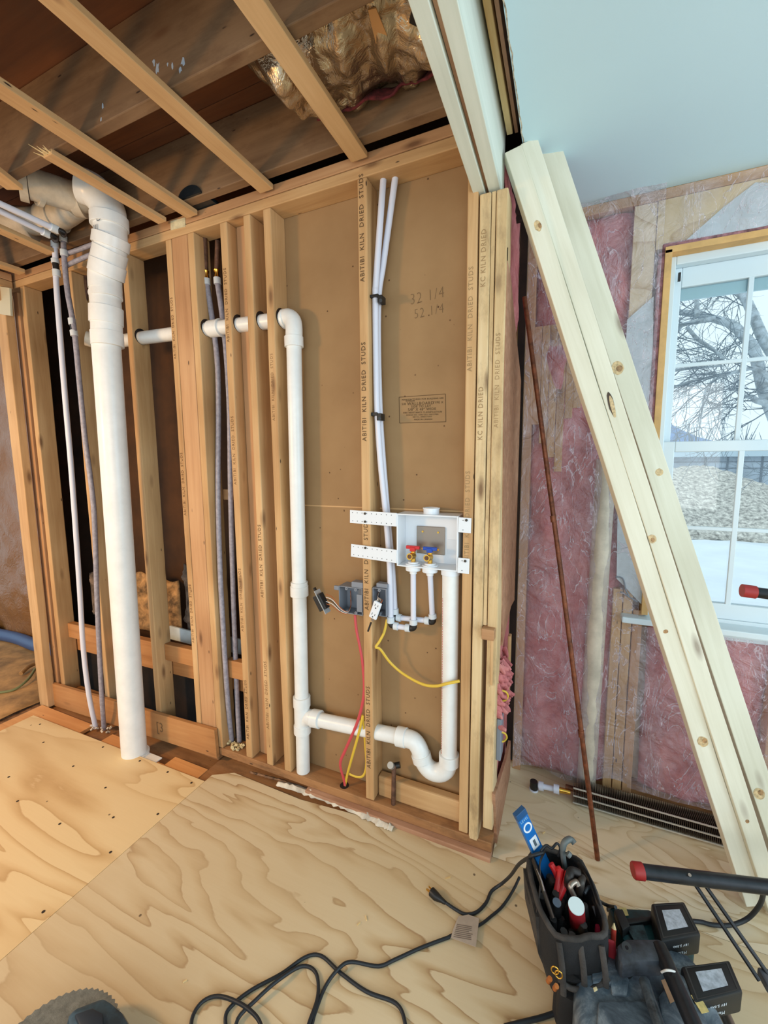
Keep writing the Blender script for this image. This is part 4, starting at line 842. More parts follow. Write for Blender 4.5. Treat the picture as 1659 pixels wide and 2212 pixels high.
# pipe stub through the sill plate
stb = thing('capped_stub', onY(848, 1690, 1.43), 'short dark pipe stub with grey cap between the trap and centre stud', 'pipe stub')
MB().tube([V((onY(849, 1700, 1.42).x, 1.422, .058)), onY(851, 1660, 1.425), onY(853, 1652, 1.43)], .009, 12).build('pipe', COPD, stb, smooth=50)
MB().tube([onY(864, 1652, 1.44), onY(848, 1655, 1.43)], .012, 12).build('elbow', BLK, stb, smooth=50); MB().tube([onY(847, 1655, 1.425), onY(843, 1653, 1.405)], .013, 14).build('end_cap', plain('zinc_cap', (176, 178, 174), .4, .5), stb, smooth=50)

# ================================================================ PEX RISERS AT LEFT
def riser(label, pts, mat, cols=(), blk=(), r=.0125):
    o = thing('riser_tube', pts[-1], label, 'pipe'); c = pipe_curve(pts, 6); MB().tube(c, r, 14).build('tube', mat, o, smooth=60)
    for a, b in cols: coup(o, a, b, r*1.38, RING, 16, 'collar')
    for a, b in blk: coup(o, a, b, r*1.1, BLK, 14, 'tee_body')
    return o
YR = 1.315
rr = lambda x, y, Y=YR: onY(x, y, Y)
riser('left white riser tube of the pair in front of the left studs', [rr(119, 522), rr(121, 600), rr(128, 700), rr(140, 850), rr(153, 1000), rr(164, 1150), rr(172, 1270), rr(180, 1400), rr(192, 1500), onZ(207, 1572, -.03)], PEX,
      [(rr(118.5, 522), rr(119, 535)), (rr(119, 560), rr(120, 569)), (rr(122, 583), rr(123, 597))], [(rr(120, 568), rr(122, 584))])
riser('right white riser tube of the pair in front of the left studs', [rr(137, 512), rr(139, 560), rr(146, 630), rr(155, 680), rr(163, 735), rr(172, 830), rr(184, 950), rr(195, 1030), rr(204, 1120), rr(210, 1300), rr(216, 1430), rr(221, 1520), onZ(225, 1575, -.03)], PEXG,
      [(rr(136.5, 510), rr(137, 522)), (rr(138, 540), rr(139, 553)), (rr(155, 688), rr(157, 702)), (rr(159, 714), rr(161, 726))], [(rr(157, 700), rr(160, 716))], .0118)
for lab, a, b, c in (('upper white tube running along the ceiling toward the left risers', (0, 440), (125, 497), (137, 512)), ('lower white tube running along the ceiling toward the left risers', (0, 456), (107, 507), (119, 524))):
    A, B, C_ = onZ(*a, 2.452), onZ(*b, 2.452), rr(*c)
    A = B+(A-B)*1.15
    o = thing('ceiling_tube', B, lab, 'pipe'); MB().tube([A, B], .0118, 14).build('tube', PEX, o, smooth=60); d = (B-A).normalized(); coup(o, B-d*.03, B, .0165, RING, 16, 'collar'); MB().tube(pipe_curve([B, B+d*.02, C_+V((0, 0, .01))], 4), .0125, 12).build('elbow', BLK, o, smooth=50)
for lab, a, b in (('upper short white branch tube from the risers to the vent stack', (145, 548), (208, 526)), ('lower short white branch tube from the risers behind the vent stack', (143, 574), (206, 545))):
    o = MB().tube(pipe_curve([rr(*a, 1.33), onY((a[0]+b[0])/2, (a[1]+b[1])/2, 1.34), onY(b[0]+40, b[1]-16, 1.345)], 5), .0105, 12).build('branch_tube', PEXG, None, smooth=60); tag(o, lab, 'pipe')
# small supply stubs inside the cavity
def stub(lab, top, mid, bot, Y, r=.0095, far=None, extra=None):
    o = thing('supply_stub', onY(*bot, Y), lab, 'pipe')
    MB().tube([onY(*top, Y), onY(*mid, Y)], r*1.0, 12).build('old_pipe', COPD, o, smooth=50)
    m1 = onY(mid[0]+1, mid[1]+16, Y); MB().tube([onY(mid[0], mid[1]-4, Y), onY(*mid, Y), onY(mid[0]+1, mid[1]+6, Y), m1], [r*.7, r*1.3, r*.8, r*1.2], 12).build('brass_adapter', BRASS, o, smooth=40)
    coup(o, m1, onY(mid[0]+2, mid[1]+30, Y), r*1.5, RING, 14, 'collar')
    MB().tube(pipe_curve([onY(mid[0]+2, mid[1]+28, Y)]+[p if isinstance(p, V) else onY(*p, Y) for p in (extra or [])]+[onY(*bot, Y)], 6), r*1.15, 12).build('tube', PEXG, o, smooth=60)
stub('left small supply pipe with a brass joint in the narrow dark stud bay', (442, 512), (445, 586), (502, 1614), 1.462, .0105, None, [(460, 700), (470, 790), (472, 900)]+[onX(x_, y_, -1.479) for x_, y_ in ((471, 1060), (475, 1220), (480, 1320), (491, 1500))])
stub('right small supply pipe with a brass joint in the narrow dark stud bay', (470, 520), (468, 584), (518, 1614), 1.470, .0105, None, [(480, 680), (490, 780), (496, 900), (498, 1060), (502, 1220), (505, 1320), (512, 1500)])
stub('small capped supply pipe left of the vent stack behind the risers', (185, 592), (187, 664), (190, 715), 1.47, .010)
lump(-1.475, -1.36, 2.02, 2.30, 1.60, .05, plain('mauve_batt', (120, 96, 96), .9, bump=1, bs=40, var=.4, vs=14), 'cavity_batt', wb, 13, 10, 16)
for i, (x, y, z) in enumerate(((205, 1572, -.02), (226, 1578, -.02))):
    mb = MB()
    for k in range(9): p = onZ(x+random.uniform(-9, 12), y+random.uniform(-8, 5), z); mb.tube([p, p+V((random.uniform(-.012, .012), random.uniform(-.012, .012), .008))], .005, 6)
    o = mb.build('foam_sealant', CRUMB, None, smooth=60); tag(o, 'pale sealant blob around the foot of the %s riser tube' % ('left', 'right')[i], 'sealant')
mb = MB()
for k in range(26): p = V((onY(508+random.uniform(-18, 18), 1612, 1.43).x, 1.43+random.uniform(-.02, .02), .060)); mb.tube([p, p+V((random.uniform(-.01, .01), random.uniform(-.012, .01), random.uniform(.002, .012)))], random.uniform(.004, .008), 6)
o = mb.build('foam_sealant', FOAM, None, smooth=60); tag(o, 'cream foam sealant around the two small pipes on the bottom plate', 'sealant')


# ================================================================ TOOL BAG AND TOOLS (lower right)
def quad_loft(name, rows, mat, parent, bev=0, smooth=40, cap=(True, True)):
    mb = MB(); n = len(rows[0]); vs = [p for r in rows for p in r]; fs = []
    for i in range(len(rows)-1):
        for k in range(n): fs.append((i*n+k, i*n+(k+1) % n, (i+1)*n+(k+1) % n, (i+1)*n+k))
    if cap[0]: fs.append(tuple(range(n))[::-1])
    if cap[1]: fs.append(tuple((len(rows)-1)*n+k for k in range(n)))
    mb.add(vs, fs); return mb.build(name, mat, parent, smooth=smooth, bevel=bev)
def superell(cx, cy, a, b, z, n=40, e=3.2, rot=0, wob=0, seed=0, zw=0):
    out = []
    for k in range(n):
        t = 2*PI*k/n; c, s_ = math.cos(t), math.sin(t); r = (abs(c)**e+abs(s_)**e)**(-1/e)
        r *= 1+wob*noise.noise(V((c*1.7+seed, s_*1.7, z*9+seed))); x, y = a*r*c, b*r*s_
        out.append(V((cx+x*math.cos(rot)-y*math.sin(rot), cy+x*math.sin(rot)+y*math.cos(rot), z+zw*noise.noise(V((c*2+seed, s_*2, 3))))))
    return out
bx_, by_, br = .035, 1.105, .33
bag = thing('tool_bag', (bx_, by_, 0), 'open black canvas tool bag packed with hand tools on the floor', 'tool bag')
rows = [superell(bx_+.030, by_+.03, .062, .085, .001, rot=br, wob=.03), superell(bx_+.022, by_+.02, .076, .104, .06, rot=br, wob=.05), superell(bx_+.010, by_+.01, .086, .116, .15, rot=br, wob=.06, seed=1),
        superell(bx_+.004, by_, .090, .122, .23, rot=br, wob=.06, seed=2), superell(bx_, by_, .086, .120, .285, rot=br, wob=.05, seed=3, zw=.02), superell(bx_, by_, .076, .110, .286, rot=br, wob=.05, seed=3, zw=.02),
        superell(bx_, by_, .076, .105, .20, rot=br), superell(bx_+.02, by_+.02, .062, .088, .08, rot=br)]
quad_loft('bag_body', rows, BAG, bag, smooth=60)
rim = superell(bx_, by_, .081, .115, .288, rot=br, wob=.05, seed=3, zw=.02); MB().tube(rim+[rim[0]], .007, 8).build('rim_binding', BAGG, bag, smooth=60)
def bp2(u, v, z):    # bag frame to world
    return V((bx_+u*math.cos(br)-v*math.sin(br), by_+u*math.sin(br)+v*math.cos(br), z))
quad_loft('side_panel', [[bp2(-.028, -.03, .04), bp2(-.028, .07, .04), bp2(-.036, .07, .04), bp2(-.036, -.03, .04)], [bp2(-.068, -.06, .16), bp2(-.068, .08, .16), bp2(-.079, .08, .16), bp2(-.079, -.06, .16)], [bp2(-.080, -.06, .27), bp2(-.080, .07, .27), bp2(-.090, .07, .27), bp2(-.090, -.06, .27)]], BAGG, bag, smooth=60)
pk = quad_loft('front_pocket', [superell(bp2(.02, -.085, 0).x, bp2(.02, -.085, 0).y, .062, .040, z, rot=br, wob=.12, seed=5, n=28) for z in (.01, .08, .15)]+[superell(bp2(.01, -.095, 0).x, bp2(.01, -.095, 0).y, .060, .034, .18, rot=br, wob=.1, seed=6, n=28, zw=.02)], BAG, bag, smooth=60)
MB().tube(pipe_curve([bp2(-.05, -.128, .185), bp2(-.02, -.136, .172), bp2(.03, -.136, .18), bp2(.07, -.12, .19)], 6), .006, 8).build('pocket_trim', BAGG, pk, smooth=60)
wire(bag, [bp2(-.084, -.05, .27), bp2(-.062, .0, .30), bp2(-.05, .05, .31), bp2(-.02, .105, .295)], .006, BAGG, 'carry_handle', flat=.4)
wire(bag, [bp2(.080, -.07, .27), bp2(.078, .0, .30), bp2(.07, .05, .305), bp2(.04, .10, .295)], .007, BAG, 'carry_handle', flat=.4)
wire(bag, [bp2(.086, -.085, .25), bp2(.098, -.075, .19), bp2(.095, -.06, .12)], .010, BAGRED, 'red_strap', flat=.3)
def titem(px, py, zt, depth=.18, lean_=(0, 0)):     # top point seen at px,py at height zt, axis going down into the bag
    T = onZ(px, py, zt); return T, V((T.x+lean_[0], T.y+lean_[1], zt-depth))
fill = MB()
for k in range(34):
    a = bp2(random.uniform(-.055, .055), random.uniform(-.085, .085), .17); b = a+V((random.uniform(-.02, .02), random.uniform(-.02, .02), random.uniform(.05, .11))); fill.tube([a, a+(b-a)*.6, b], [.011, .013, .009], 8)
fo_ = fill.build('tool_clutter', plain('clutter_dark', (30, 28, 28), .6, var=.5, vs=30), bag, smooth=50); fo_['kind'] = 'stuff'
for u, v, r_, z1_ in ((-.03, -.122, .030, .15), (.035, -.118, .034, .13), (.075, -.085, .026, .16)):
    c_ = bp2(u+.012, v, 0); quad_loft('pouch', [superell(c_.x, c_.y, r_*.8, r_*.6, .012, n=20), superell(c_.x, c_.y, r_, r_*.75, .07, n=20, wob=.2, seed=u*40), superell(c_.x, c_.y, r_*.95, r_*.7, z1_, n=20, wob=.15, seed=u*30, zw=.012)], BAGG if u > .05 else BAG, bag, smooth=60)
for u in (-.05, 0, .05): wire(bag, [bp2(u, -.118, .275), bp2(u+.005, -.134, .22), bp2(u+.01, -.136, .15)], .007, BAGG, 'webbing', flat=.35)
# spirit level
lt, lb = onZ(1121, 1752, .425), onZ(1168, 1835, .30); lb2 = lb+(lb-lt)*.9+V((0, 0, -.05)); lv = thing('spirit_level', lb2, 'blue spirit level sticking up out of the tool bag', 'spirit level')
ax = (lt-lb2).normalized(); wv = onZ(1133, 1747, .425)-onZ(1108, 1757, .425); wv = (wv-ax*wv.dot(ax)).normalized(); nv = ax.cross(wv); nv = -nv if nv.y > 0 else nv
Lc = (lt+lb2)/2; Ll = (lt-lb2).length/2
obx(Lc, ax, nv, wv, Ll, .008, .0185).build('level_body', LBLUE, lv, bevel=.0015)
obx(lt-ax*.009, ax, nv, wv, .010, .0085, .0190).build('end_cap', plain('dark_blue_cap', (20, 74, 120), .4), lv, bevel=.001)
vc = lt-ax*.052+nv*.009; MB().ring(vc-nv*.018, vc+nv*.0005, .0105, .0150, 24).build('vial_ring', WHT, lv, smooth=40); MB().tube([vc-nv*.004, vc-nv*.002], .0106, 20).build('vial', plain('vial_grey', (90, 104, 112), .15), lv)
vd_ = lt-ax*.105+nv*.0088; obx(vd_, ax, nv, wv, .018, .0006, .013).build('window', WHT, lv, bevel=.0004); obx(vd_+nv*.001, ax, nv, wv, .010, .0006, .004).build('vial', plain('vial_grey2', (90, 104, 112), .15), lv)
text('LEVEL', .010, lt-ax*.026+nv*.0086, wv, ax, plain('pale_print', (150, 196, 226), .5), lv, 'print')
# hooked grey handle
hk = thing('grey_hook_handle', bp2(.03, .10, .15), 'grey hooked tool handle rising behind the red grips in the bag', 'hand tool')
MB().tube(pipe_curve([onZ(1222, 1880, .22), onZ(1217, 1855, .31), onZ(1216, 1832, .35), onZ(1221, 1818, .37), onZ(1233, 1813, .37), onZ(1241, 1822, .365)], 6), [.010]*12+[.012]*12+[.010]*7, 12, flat=.7).build('handle', GREYM, hk, smooth=60); MB().tube([onZ(1226, 1843, .35), onZ(1232, 1849, .345)], .008, 10).build('stud_knob', GREYM, hk, smooth=50)
# red-gripped pliers
for i, (a, b, lab) in enumerate((((1190, 1866), (1214, 1920), 'left red-gripped pliers in the bag'), ((1212, 1876), (1200, 1945), 'right red-gripped pliers in the bag'))):
    pz = thing('pliers', onZ(*b, .22), lab, 'pliers'); A = onZ(*a, .305); B = onZ(*b, .25)
    wire(pz, [A, A+(B-A)*.4+V((0, 0, .006)), B], .0085, RED, 'grip'); wire(pz, [A+V((.018, -.004, 0)), A+(B-A)*.4+V((.016, -.004, .004)), B+V((.004, 0, 0))], .0085, RED, 'grip'); wire(pz, [B, B+V((.01, -.01, -.08))], .009, STEEL, 'jaws')
# flashlight / can with white lid
T, Bm = titem(1245, 1958, .315, .14, (.006, -.004)); ax = (T-Bm).normalized(); ax = (ax+V((-.05, -.35, 0))).normalized(); Bm = T-ax*.13
cn = thing('small_can', Bm, 'small red can with a white lid standing in the tool bag', 'can'); MB().tube([Bm, T], .0195, 24).build('can_body', plain('dark_red', (130, 28, 34), .4), cn, smooth=40); MB().tube([T, T+ax*.004], .0190, 24).build('lid', plain('lid_white', (206, 226, 230), .3), cn, smooth=40)
T = onZ(1203, 1950, .30); Bm = T+V((.0, .03, -.13)); sk = thing('driver_handle', Bm, 'dark screwdriver handle with a grey end beside the white-lidded can', 'screwdriver'); MB().tube([Bm, T-(T-Bm)*.15, T], [.010, .013, .011], 14).build('handle', BLK, sk, smooth=40); MB().tube([T, T+(T-Bm).normalized()*.002], .0105, 14).build('end_disc', plain('slate', (84, 96, 110), .4), sk)
sw_ = thing('saw_blade', onZ(1165, 1900, .20), 'black curved blade tool along the left inside of the bag', 'hand tool'); wire(sw_, [onZ(1152, 1860, .31), onZ(1163, 1890, .315), onZ(1178, 1935, .31), onZ(1195, 1985, .29)], .011, BLK, 'blade', flat=.4); wire(sw_, [onZ(1160, 1878, .322), onZ(1169, 1900, .324), onZ(1176, 1925, .322)], .0022, plain('shine_steel', (190, 196, 200), .2, .9), 'edge')
pr = thing('wrench', onZ(1235, 1910, .2), 'dark grooved pliers jaws standing upright in the middle of the bag', 'wrench')
wire(pr, [onZ(1226, 1925, .24), onZ(1228, 1900, .32), onZ(1235, 1882, .33), onZ(1252, 1888, .325)], .011, plain('dark_steel', (58, 54, 52), .5, .5, var=.3), 'jaw'); wire(pr, [onZ(1250, 1935, .24), onZ(1254, 1912, .315), onZ(1258, 1895, .32)], .010, plain('dark_steel2', (66, 62, 58), .5, .5, var=.3), 'jaw'); wire(pr, [onZ(1240, 1935, .30), onZ(1232, 1915, .325), onZ(1244, 1905, .328), onZ(1250, 1915, .322)], .007, STEEL, 'pivot')
tp_ = thing('grey_tape_blade', onZ(1297, 2000, .15), 'grey marked folding rule standing on the right side of the bag', 'rule')
a_, b_ = onZ(1287, 1955, .26), onZ(1318, 2042, .20); dd = (b_-a_).normalized(); board('rule_blade', a_, b_, .022, .006, (1, .2, 0), plain('grey_rule', (104, 98, 98), .6), tp_, .0005)
for k in range(7): p = a_+(b_-a_)*(.2+.11*k)+V((.002, -.002, .006)); MB().tube([p, p+V((.009, .003, 0))], .0011, 5).build('rule_mark', BLK, tp_)
for (a, b, m, l) in (((1293, 2012), (1296, 2050), plain('magenta', (186, 40, 72), .45), 'magenta marker in the side loop of the bag'), ((1326, 2006), (1324, 2045), plain('pencil_red', (206, 66, 50), .5), 'red carpenter pencil between the bag and the dusty tool')):
    o = thing('marker' if 'marker' in l else 'carpenter_pencil', onZ(*b, .14), l, 'marker' if 'marker' in l else 'pencil'); A, B = onZ(*a, .235), onZ(*b, .20); MB().tube([B+(B-A)*.6, A], .0095 if 'marker' in l else .006, 14).build('barrel', m, o, smooth=50)
    MB().tube([A, A+(A-B).normalized()*.012], [.0095, .007] if 'marker' in l else [.0058, .0012], 14).build('tip', m if 'marker' in l else RAW, o, smooth=50)
for i, (x, y) in enumerate(((1199, 2093), (1207, 2102))):
    c = onY(x, y, .935); mb = MB().tube([c+V((.008*math.cos(t*PI/8), -.003, .010*math.sin(t*PI/8))) for t in range(17)], .0016, 8); o = mb.build('key_ring', BRASS, None, smooth=60); tag(o, ('left', 'right')[i]+' brass ring clipped to the front of the bag', 'ring')
for i, (x, y) in enumerate(((1184, 2120), (1198, 2136))):
    A = onY(x, y, .93); o = MB().tube([A, A+V((.004, -.003, .014))], .0055, 14).build('copper_fitting', plain('bright_copper', (204, 124, 70), .3, .9), None, smooth=40); tag(o, ('upper', 'lower')[i]+' short copper fitting hanging below the brass rings', 'fitting')

# two battery tools
def batt_pack(par, pts, zt, h, lab, txt):
    P = [onZ(x, y, zt) for x, y in pts]; c = sum(P, V())/4
    b = MB().prism(P, (0, 0, -h)).build('battery', BLK, par, bevel=.006, smooth=30); b['label'] = lab
    Q = [c+(p-c)*.52+V((0, 0, .0006)) for p in P]; MB().prism(Q, (0, 0, .0006)).build('battery_label', LABEL, b)
    r_ = [c+(p-c)*.86+V((0, 0, .0004)) for p in P]; r2_ = [c+(p-c)*.80+V((0, 0, .0004)) for p in P]
    mb = MB(); mb.add([*r_, *r2_], [(i, (i+1) % 4, 4+(i+1) % 4, 4+i) for i in range(4)]); mb.build('label_recess', plain('worn_black', (48, 46, 44), .7), b, solid=.0004)
    A, B = P[3], P[2]; right = (A-B).normalized(); nrm = V((right.y, -right.x, 0)); nrm = -nrm if nrm.y > 0 else nrm
    WT = plain('print_white', (206, 212, 216), .5)
    text(txt[0], .0125, (A+B)/2+nrm*.0065*0+V((0, 0, -h*.72))+nrm*.0008, right, (0, 0, -1), WT, b, 'print'); text(txt[1], .0095, (A+B)/2+V((0, 0, -h*.36))+nrm*.0008, right, (0, 0, -1), WT, b, 'print')
    return b, c
da = thing('cordless_driver', onZ(1400, 2010, 0), 'teal and black cordless driver lying with its battery up beside the bag', 'power tool')
bA, cA = batt_pack(da, ((1406, 1950), (1478, 1946), (1515, 2018), (1428, 2034)), .215, .062, 'black battery with a silver label, nearer the lumber', ('Makita', '18V 5.0Ah'))
Z1 = .165
body = [onZ(x, y, Z1) for x, y in ((1312, 1958), (1408, 1962), (1432, 2030), (1440, 2062), (1370, 2066), (1334, 2010))]
MB().prism(body, (0, 0, -.10)).build('housing', TEAL, da, bevel=.010, smooth=30)
MB().prism([onZ(x, y, Z1+.022) for x, y in ((1326, 1964), (1345, 1962), (1362, 2000), (1345, 2010))], (0, 0, -.03)).build('grip_block', BLK, da, bevel=.004, smooth=30)
MB().prism([onZ(x, y, Z1+.002) for x, y in ((1337, 1962), (1352, 1961), (1358, 1978), (1345, 1980))], (0, 0, .0015)).build('rating_label', YLAB, da)
MB().prism([onZ(x, y, Z1+.012) for x, y in ((1345, 1984), (1408, 1978), (1414, 1988), (1352, 1997))], (0, 0, -.02)).build('rib', BLK, da, bevel=.003, smooth=30)
MB().prism([onZ(x, y, Z1+.010) for x, y in ((1352, 2000), (1390, 1996), (1402, 2030), (1372, 2036))], (0, 0, -.02)).build('trigger_plate', plain('worn_teal', (40, 60, 64), .6, var=.4, vs=40), da, bevel=.002, smooth=30)
MB().prism([onZ(x, y, .10) for x, y in ((1312, 1968), (1334, 2012), (1345, 2060), (1326, 2052))], (0, 0, -.098)).build('lower_housing', BLK, da, bevel=.008, smooth=30)
MB().prism([onZ(x, y, .10) for x, y in ((1420, 2030), (1500, 2020), (1500, 2060), (1430, 2070))], (0, 0, -.10)).build('foot', TEAL, da, bevel=.008, smooth=30)
dt = thing('dusty_power_tool', onZ(1400, 2200, 0), 'large dusty black power tool with a tubular handle at the bottom right', 'power tool')
bB, cB = batt_pack(dt, ((1470, 2086), (1576, 2072), (1606, 2142), (1500, 2168)), .205, .060, 'black battery with a silver label, on the dusty tool', ('Makita', '18V 5.0Ah'))
def Zl(pts, z): return [onZ(x, y, z) for x, y in pts]
dome = ((1246, 2330), (1238, 2200), (1240, 2130), (1256, 2082), (1290, 2058), (1350, 2046), (1430, 2046), (1490, 2066), (1530, 2112), (1545, 2170), (1590, 2260), (1620, 2400))
def dz(z, f=1.0):
    P = Zl(dome, .17); c = sum(P, V())/len(P); return [V((c.x+(p.x-c.x)*f, c.y+(p.y-c.y)*f, z)) for p in P]
quad_loft('shell', [dz(.004, .98), dz(.07, 1.0), dz(.15, 1.0), dz(.172, .97), dz(.182, .91), dz(.184, .80)], DUST, dt, smooth=50)
MB().prism(Zl(((1276, 2080), (1300, 2066), (1345, 2062), (1360, 2120), (1355, 2150), (1322, 2146), (1318, 2124), (1280, 2122)), .190), (0, 0, -.02)).build('raised_panel', DUST, dt, bevel=.004, smooth=30)
MB().prism(Zl(((1292, 2160), (1440, 2158), (1470, 2300), (1284, 2300)), .194), (0, 0, -.02)).build('lid_panel', DUST, dt, bevel=.006, smooth=30)
MB().prism(Zl(((1420, 2150), (1462, 2096), (1500, 2120), (1512, 2160), (1545, 2250), (1500, 2300), (1450, 2300)), .20), (0, 0, -.03)).build('motor_cover', DUST, dt, bevel=.008, smooth=30)
hA = MB().prism(Zl(((1332, 2040), (1352, 2026), (1428, 2026), (1446, 2060), (1430, 2076), (1370, 2078), (1345, 2084), (1334, 2068)), .255), (0, 0, -.045)).build('handle_block', plain('worn_grip', (44, 48, 54), .5, var=.35, vs=25), dt, bevel=.008, smooth=30)
MB().ring(onZ(1354, 2047, .2575), onZ(1354, 2047, .2605), .004, .011, 20).build('pivot_ring', BLK, hA, smooth=40)
MB().tube([onZ(1345, 2078, .22), onZ(1348, 2096, .18)], [.016, .02], 16).build('handle_post', BLK, dt, smooth=50)
MB().tube([onZ(1424, 2046, .245), onZ(1450, 2105, .25), onZ(1510, 2240, .25), onZ(1530, 2300, .24)], .0175, 20).build('handle_tube', TUBEB, dt, smooth=50)
wire(dt, [onZ(1429, 2100, .250), onZ(1440, 2096, .270), onZ(1455, 2098, .268), onZ(1464, 2104, .252)], .0024, plain('zip_tie', (206, 206, 202), .4), 'cable_tie')
MB().tube([onZ(1392, 2120, .205), onZ(1412, 2180, .212), onZ(1440, 2260, .215)], .012, 16).build('side_rod', plain('worn_tube', (84, 92, 98), .35, .5, var=.3, vs=30), dt, smooth=50)
MB().tube([onZ(1560, 2178, .10), onZ(1592, 2250, .10)], .013, 16).build('steel_rod', STEEL, dt, smooth=50)
MB().prism(Zl(((1492, 2150), (1510, 2148), (1532, 2186), (1516, 2190)), .2025), (0, 0, .0008)).build('warning_label', YLAB, dt)
MB().prism(Zl(((1428, 2118), (1445, 2112), (1462, 2160), (1448, 2168)), .2015), (0, 0, .0008)).build('warning_label', plain('tan_label', (150, 120, 92), .6, var=.1), dt)
MB().prism([onZ(x, y, .196) for x, y in ((1281, 2136), (1288, 2133), (1291, 2140), (1284, 2144))], (0, 0, .004)).build('caulk_blob', FOAM, dt, bevel=.001)
# folding stand with red-capped tubes
st = thing('folding_stand', (.95, 1.42, 0), 'black steel folding stand with red-capped tubes at the right edge', 'stand')
zA = .30; A, B = onZ(1385, 1882, zA), onZ(1659, 1916, zA); B2 = A+(B-A)*2.4
MB().tube([A, B2], .0185, 20).build('leg_tube', TUBEB, st, smooth=50); MB().tube([A-(B-A).normalized()*.022, A-(B-A).normalized()*.018, A+(B-A).normalized()*.004], [.019, .0215, .0215], 20).build('red_end_cap', plain('red_cap', (150, 34, 32), .5), st, smooth=40)
post = B2; MB().tube([V((post.x, post.y, .0)), V((post.x, post.y, 1.22))], .0185, 20).build('post', TUBEB, st, smooth=50)
u0, u1 = onY(1622, 1278, 1.40), onY(1700, 1292, 1.40); ue = V((post.x, post.y, u1.z-.03))
MB().tube([u0, ue], .0145, 18).build('upper_tube', TUBEB, st, smooth=50); MB().tube([u0-(ue-u0).normalized()*.020, u0+(ue-u0).normalized()*.010], .0175, 18).build('red_end_cap', plain('red_cap', (150, 34, 32), .5), st, smooth=40)
for a, b in (((1492, 1896), (1640, 2118)), ((1516, 1902), (1659, 2104))): MB().tube([onZ(*a, zA-.022), onZ(*b, .16)], .0052, 12).build('brace_rod', TUBEB, st, smooth=50)
MB().tube([onZ(1490, 1890, zA+.01), onZ(1490, 1890, zA+.022)], .004, 10).build('rivet', STEEL, st)
e_ = onZ(1648, 2112, .15); obx(e_+V((.03, .0, 0)), V((1, .2, 0)).normalized(), V((0, 0, 1)), V((-.2, 1, 0)).normalized(), .035, .012, .022).build('hinge_bracket', plain('bracket_grey', (96, 98, 104), .5, .4), st, bevel=.006)
MB().tube([e_+V((.03, 0, 0)), V((post.x, post.y, .16))], .012, 14).build('cross_tube', TUBEB, st, smooth=50)
# cords on the floor
CORD = plain('black_cord', (26, 32, 38), .5)
def cord(lab, pts, r=.0048, z=None, name='cord'):
    z = z if z is not None else r
    P = [p if isinstance(p, V) else onZ(p[0], p[1], z if len(p) == 2 else p[2]) for p in pts]
    o = MB().tube(pipe_curve(P, 6), r, 10).build(name, CORD, None, smooth=60); return tag(o, lab, 'cord')
cord('long black power cord coiled loosely on the plywood at the bottom', [(971, 2024), (910, 2047), (853, 2073), (817, 2087), (761, 2078, .012), (735, 2089, .016), (705, 2127, .006), (684, 2178), (674, 2212), (660, 2280), (600, 2330), (540, 2290), (510, 2212, .008), (556, 2157, .015), (607, 2113, .016), (653, 2087), (682, 2101), (687, 2147, .008), (671, 2200, .014), (640, 2270, .014), (560, 2300, .014), (500, 2250), (487, 2198), (505, 2168), (546, 2137), (607, 2104), (659, 2068), (694, 2065), (735, 2101), (792, 2142), (856, 2168), (876, 2215), (880, 2290), (700, 2380), (520, 2350), (430, 2280), (413, 2212), (433, 2168), (469, 2152, .008), (515, 2166, .016), (551, 2193, .016), (566, 2222, .012), (575, 2270, .006)])
pg = thing('power_plug', onZ(945, 1935, 0), 'black three-pin plug lying on the plywood at the end of the cord', 'plug')
pa, pb, pc_ = onZ(962, 1950, .010), onZ(940, 1934, .012), onZ(932, 1926, .012); pd = (pc_-pb).normalized()
MB().tube([pa, pa+(pb-pa)*.35, pb-pd*.004, pb+pd*.016], [.006, .008, .0135, .014], 14).build('plug_body', BLK, pg, smooth=35)
wq = V((-pd.y, pd.x, 0)); c = pb+pd*.016
for s in (-1, 1): board('blade', c+wq*s*.0063, c+wq*s*.0063+pd*.018, .006, .0015, (0, 0, 1), BRASS, pg, 0)
MB().tube([c+V((0, 0, -.006)), c+V((0, 0, -.006))+pd*.019], .0022, 8).build('ground_pin', BRASS, pg)
cord('short black cord from the plug to the paper tag and up over the bag', [(960, 1948, .010), (985, 1965), (1006, 1975), (1030, 1970), (1050, 1950), (1062, 1925, .006), (1085, 1908, .03), onZ(1104, 1890, .10), onZ(1122, 1866, .22), onZ(1148, 1850, .305), onZ(1172, 1842, .315)], .0050)
cord('thinner black cord from the paper tag to the left side of the bag', [(971, 2022), (1005, 2010), (1036, 1998), (1060, 1980), (1085, 1958), (1108, 1924, .01), (1122, 1895, .02)], .0042)
cord('black cord curving round from the driver to the foot of the lumber', [(1312, 1964, .05), (1400, 1990, .02), (1500, 1990), (1540, 1998), (1580, 1998, .01), (1615, 1984, .03), (1641, 1955, .10), (1650, 1925, .18), (1652, 1905, .255)], .0062)
cord('thin black cord leaving the bag toward the driver', [onZ(1262, 1930, .29), onZ(1272, 1916, .29), onZ(1282, 1925, .25), onZ(1290, 1942, .20), onZ(1310, 1955, .15), onZ(1330, 1960, .185)], .0045)
cord('brown-black cord running off the lower left of the bag', [(1090, 2218), (1130, 2208), (1170, 2198), (1200, 2188, .01), (1225, 2180, .02)], .006)
cord('thin looped black lead over the back of the bag', [onZ(1168, 1838, .32), onZ(1180, 1826, .33), onZ(1192, 1832, .33), onZ(1203, 1822, .335), onZ(1210, 1832, .325), onZ(1206, 1850, .30)], .0035)
tg = thing('paper_tag', onZ(1003, 2004, 0), 'grey printed paper tag tied on the black cord', 'tag')
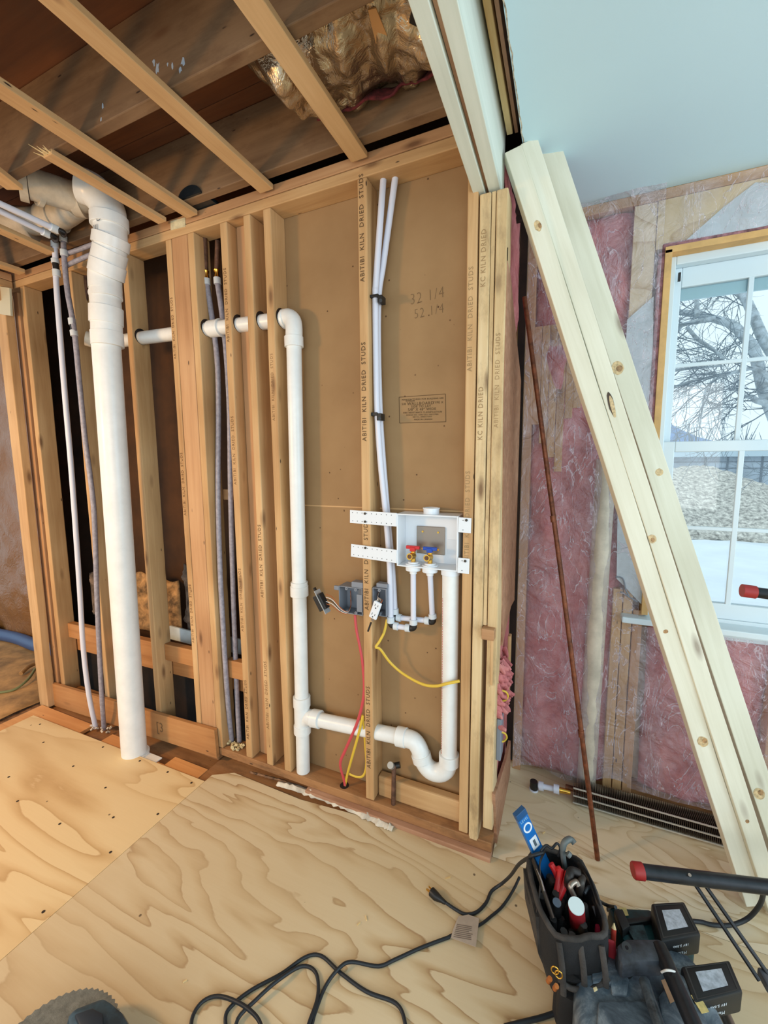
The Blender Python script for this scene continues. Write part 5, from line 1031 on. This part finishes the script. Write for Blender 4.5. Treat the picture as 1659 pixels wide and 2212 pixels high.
tq = [onZ(x, y, .0115) for x, y in ((990, 1980), (1012, 1976), (1035, 1984), (1028, 2046), (974, 2026), (978, 2010))]
MB().prism(tq, (0, 0, .0008)).build('tag_card', plain('tag_grey', (176, 160, 144), .7, var=.05), tg)
ta_, tb_ = onZ(984, 1996, .0130), onZ(1030, 2004, .0130)
for k in range(8):
    o_ = (onZ(980, 2022, .013)-onZ(988, 1992, .013))*(k/8); a = ta_+o_; b = tb_+o_; n_ = (b-a); a = a+n_*.06; b = a+n_*random.uniform(.6, .86); board('print_line', a, b, .0016, .0003, (0, 1, 0), plain('tag_print', (112, 98, 88), .8), tg, 0)
# grinder / saw at the bottom left corner
gs = thing('circular_saw', onZ(180, 2230, 0), 'blue-grey power saw with a grey toothed disc at the bottom left corner', 'power saw')
pz = onZ(88, 2192, .08); dn = V((pz.x, pz.y, 0)).normalized(); cc = V((pz.x, pz.y, .08))-dn*.15+V((-.02, 0, 0))
pts = []
for k in range(120):
    a = 2*PI*k/120; r = .150 if k % 2 else .1455; pts.append(cc+V((r*math.cos(a), r*math.sin(a), 0)))
MB().prism(pts, (0, 0, .004)).build('toothed_disc', plain('grey_disc', (112, 112, 104), .8, bump=.5, bs=300, var=.12, vs=60), gs)
MB().tube([cc+V((0, 0, -.078)), cc], .10, 30).build('disc_base', plain('red_base', (150, 40, 34), .5), gs, smooth=40)
MB().tube([cc+V((0, 0, .004)), cc+V((0, 0, .014))], .03, 20).build('arbor_flange', STEEL, gs, smooth=40)
MB().prism(Zl(((142, 2192), (166, 2173), (224, 2151), (241, 2161), (266, 2182), (286, 2216), (330, 2330), (170, 2340)), .135), (0, 0, -.13)).build('motor_housing', plain('blue_grey_shell', (44, 66, 78), .4, var=.3, vs=14), gs, bevel=.012, smooth=30)
MB().prism(Zl(((160, 2190), (200, 2176), (222, 2188), (224, 2220), (176, 2226)), .145), (0, 0, -.02)).build('vent_cover', plain('dark_slate', (30, 40, 50), .5), gs, bevel=.004, smooth=30)
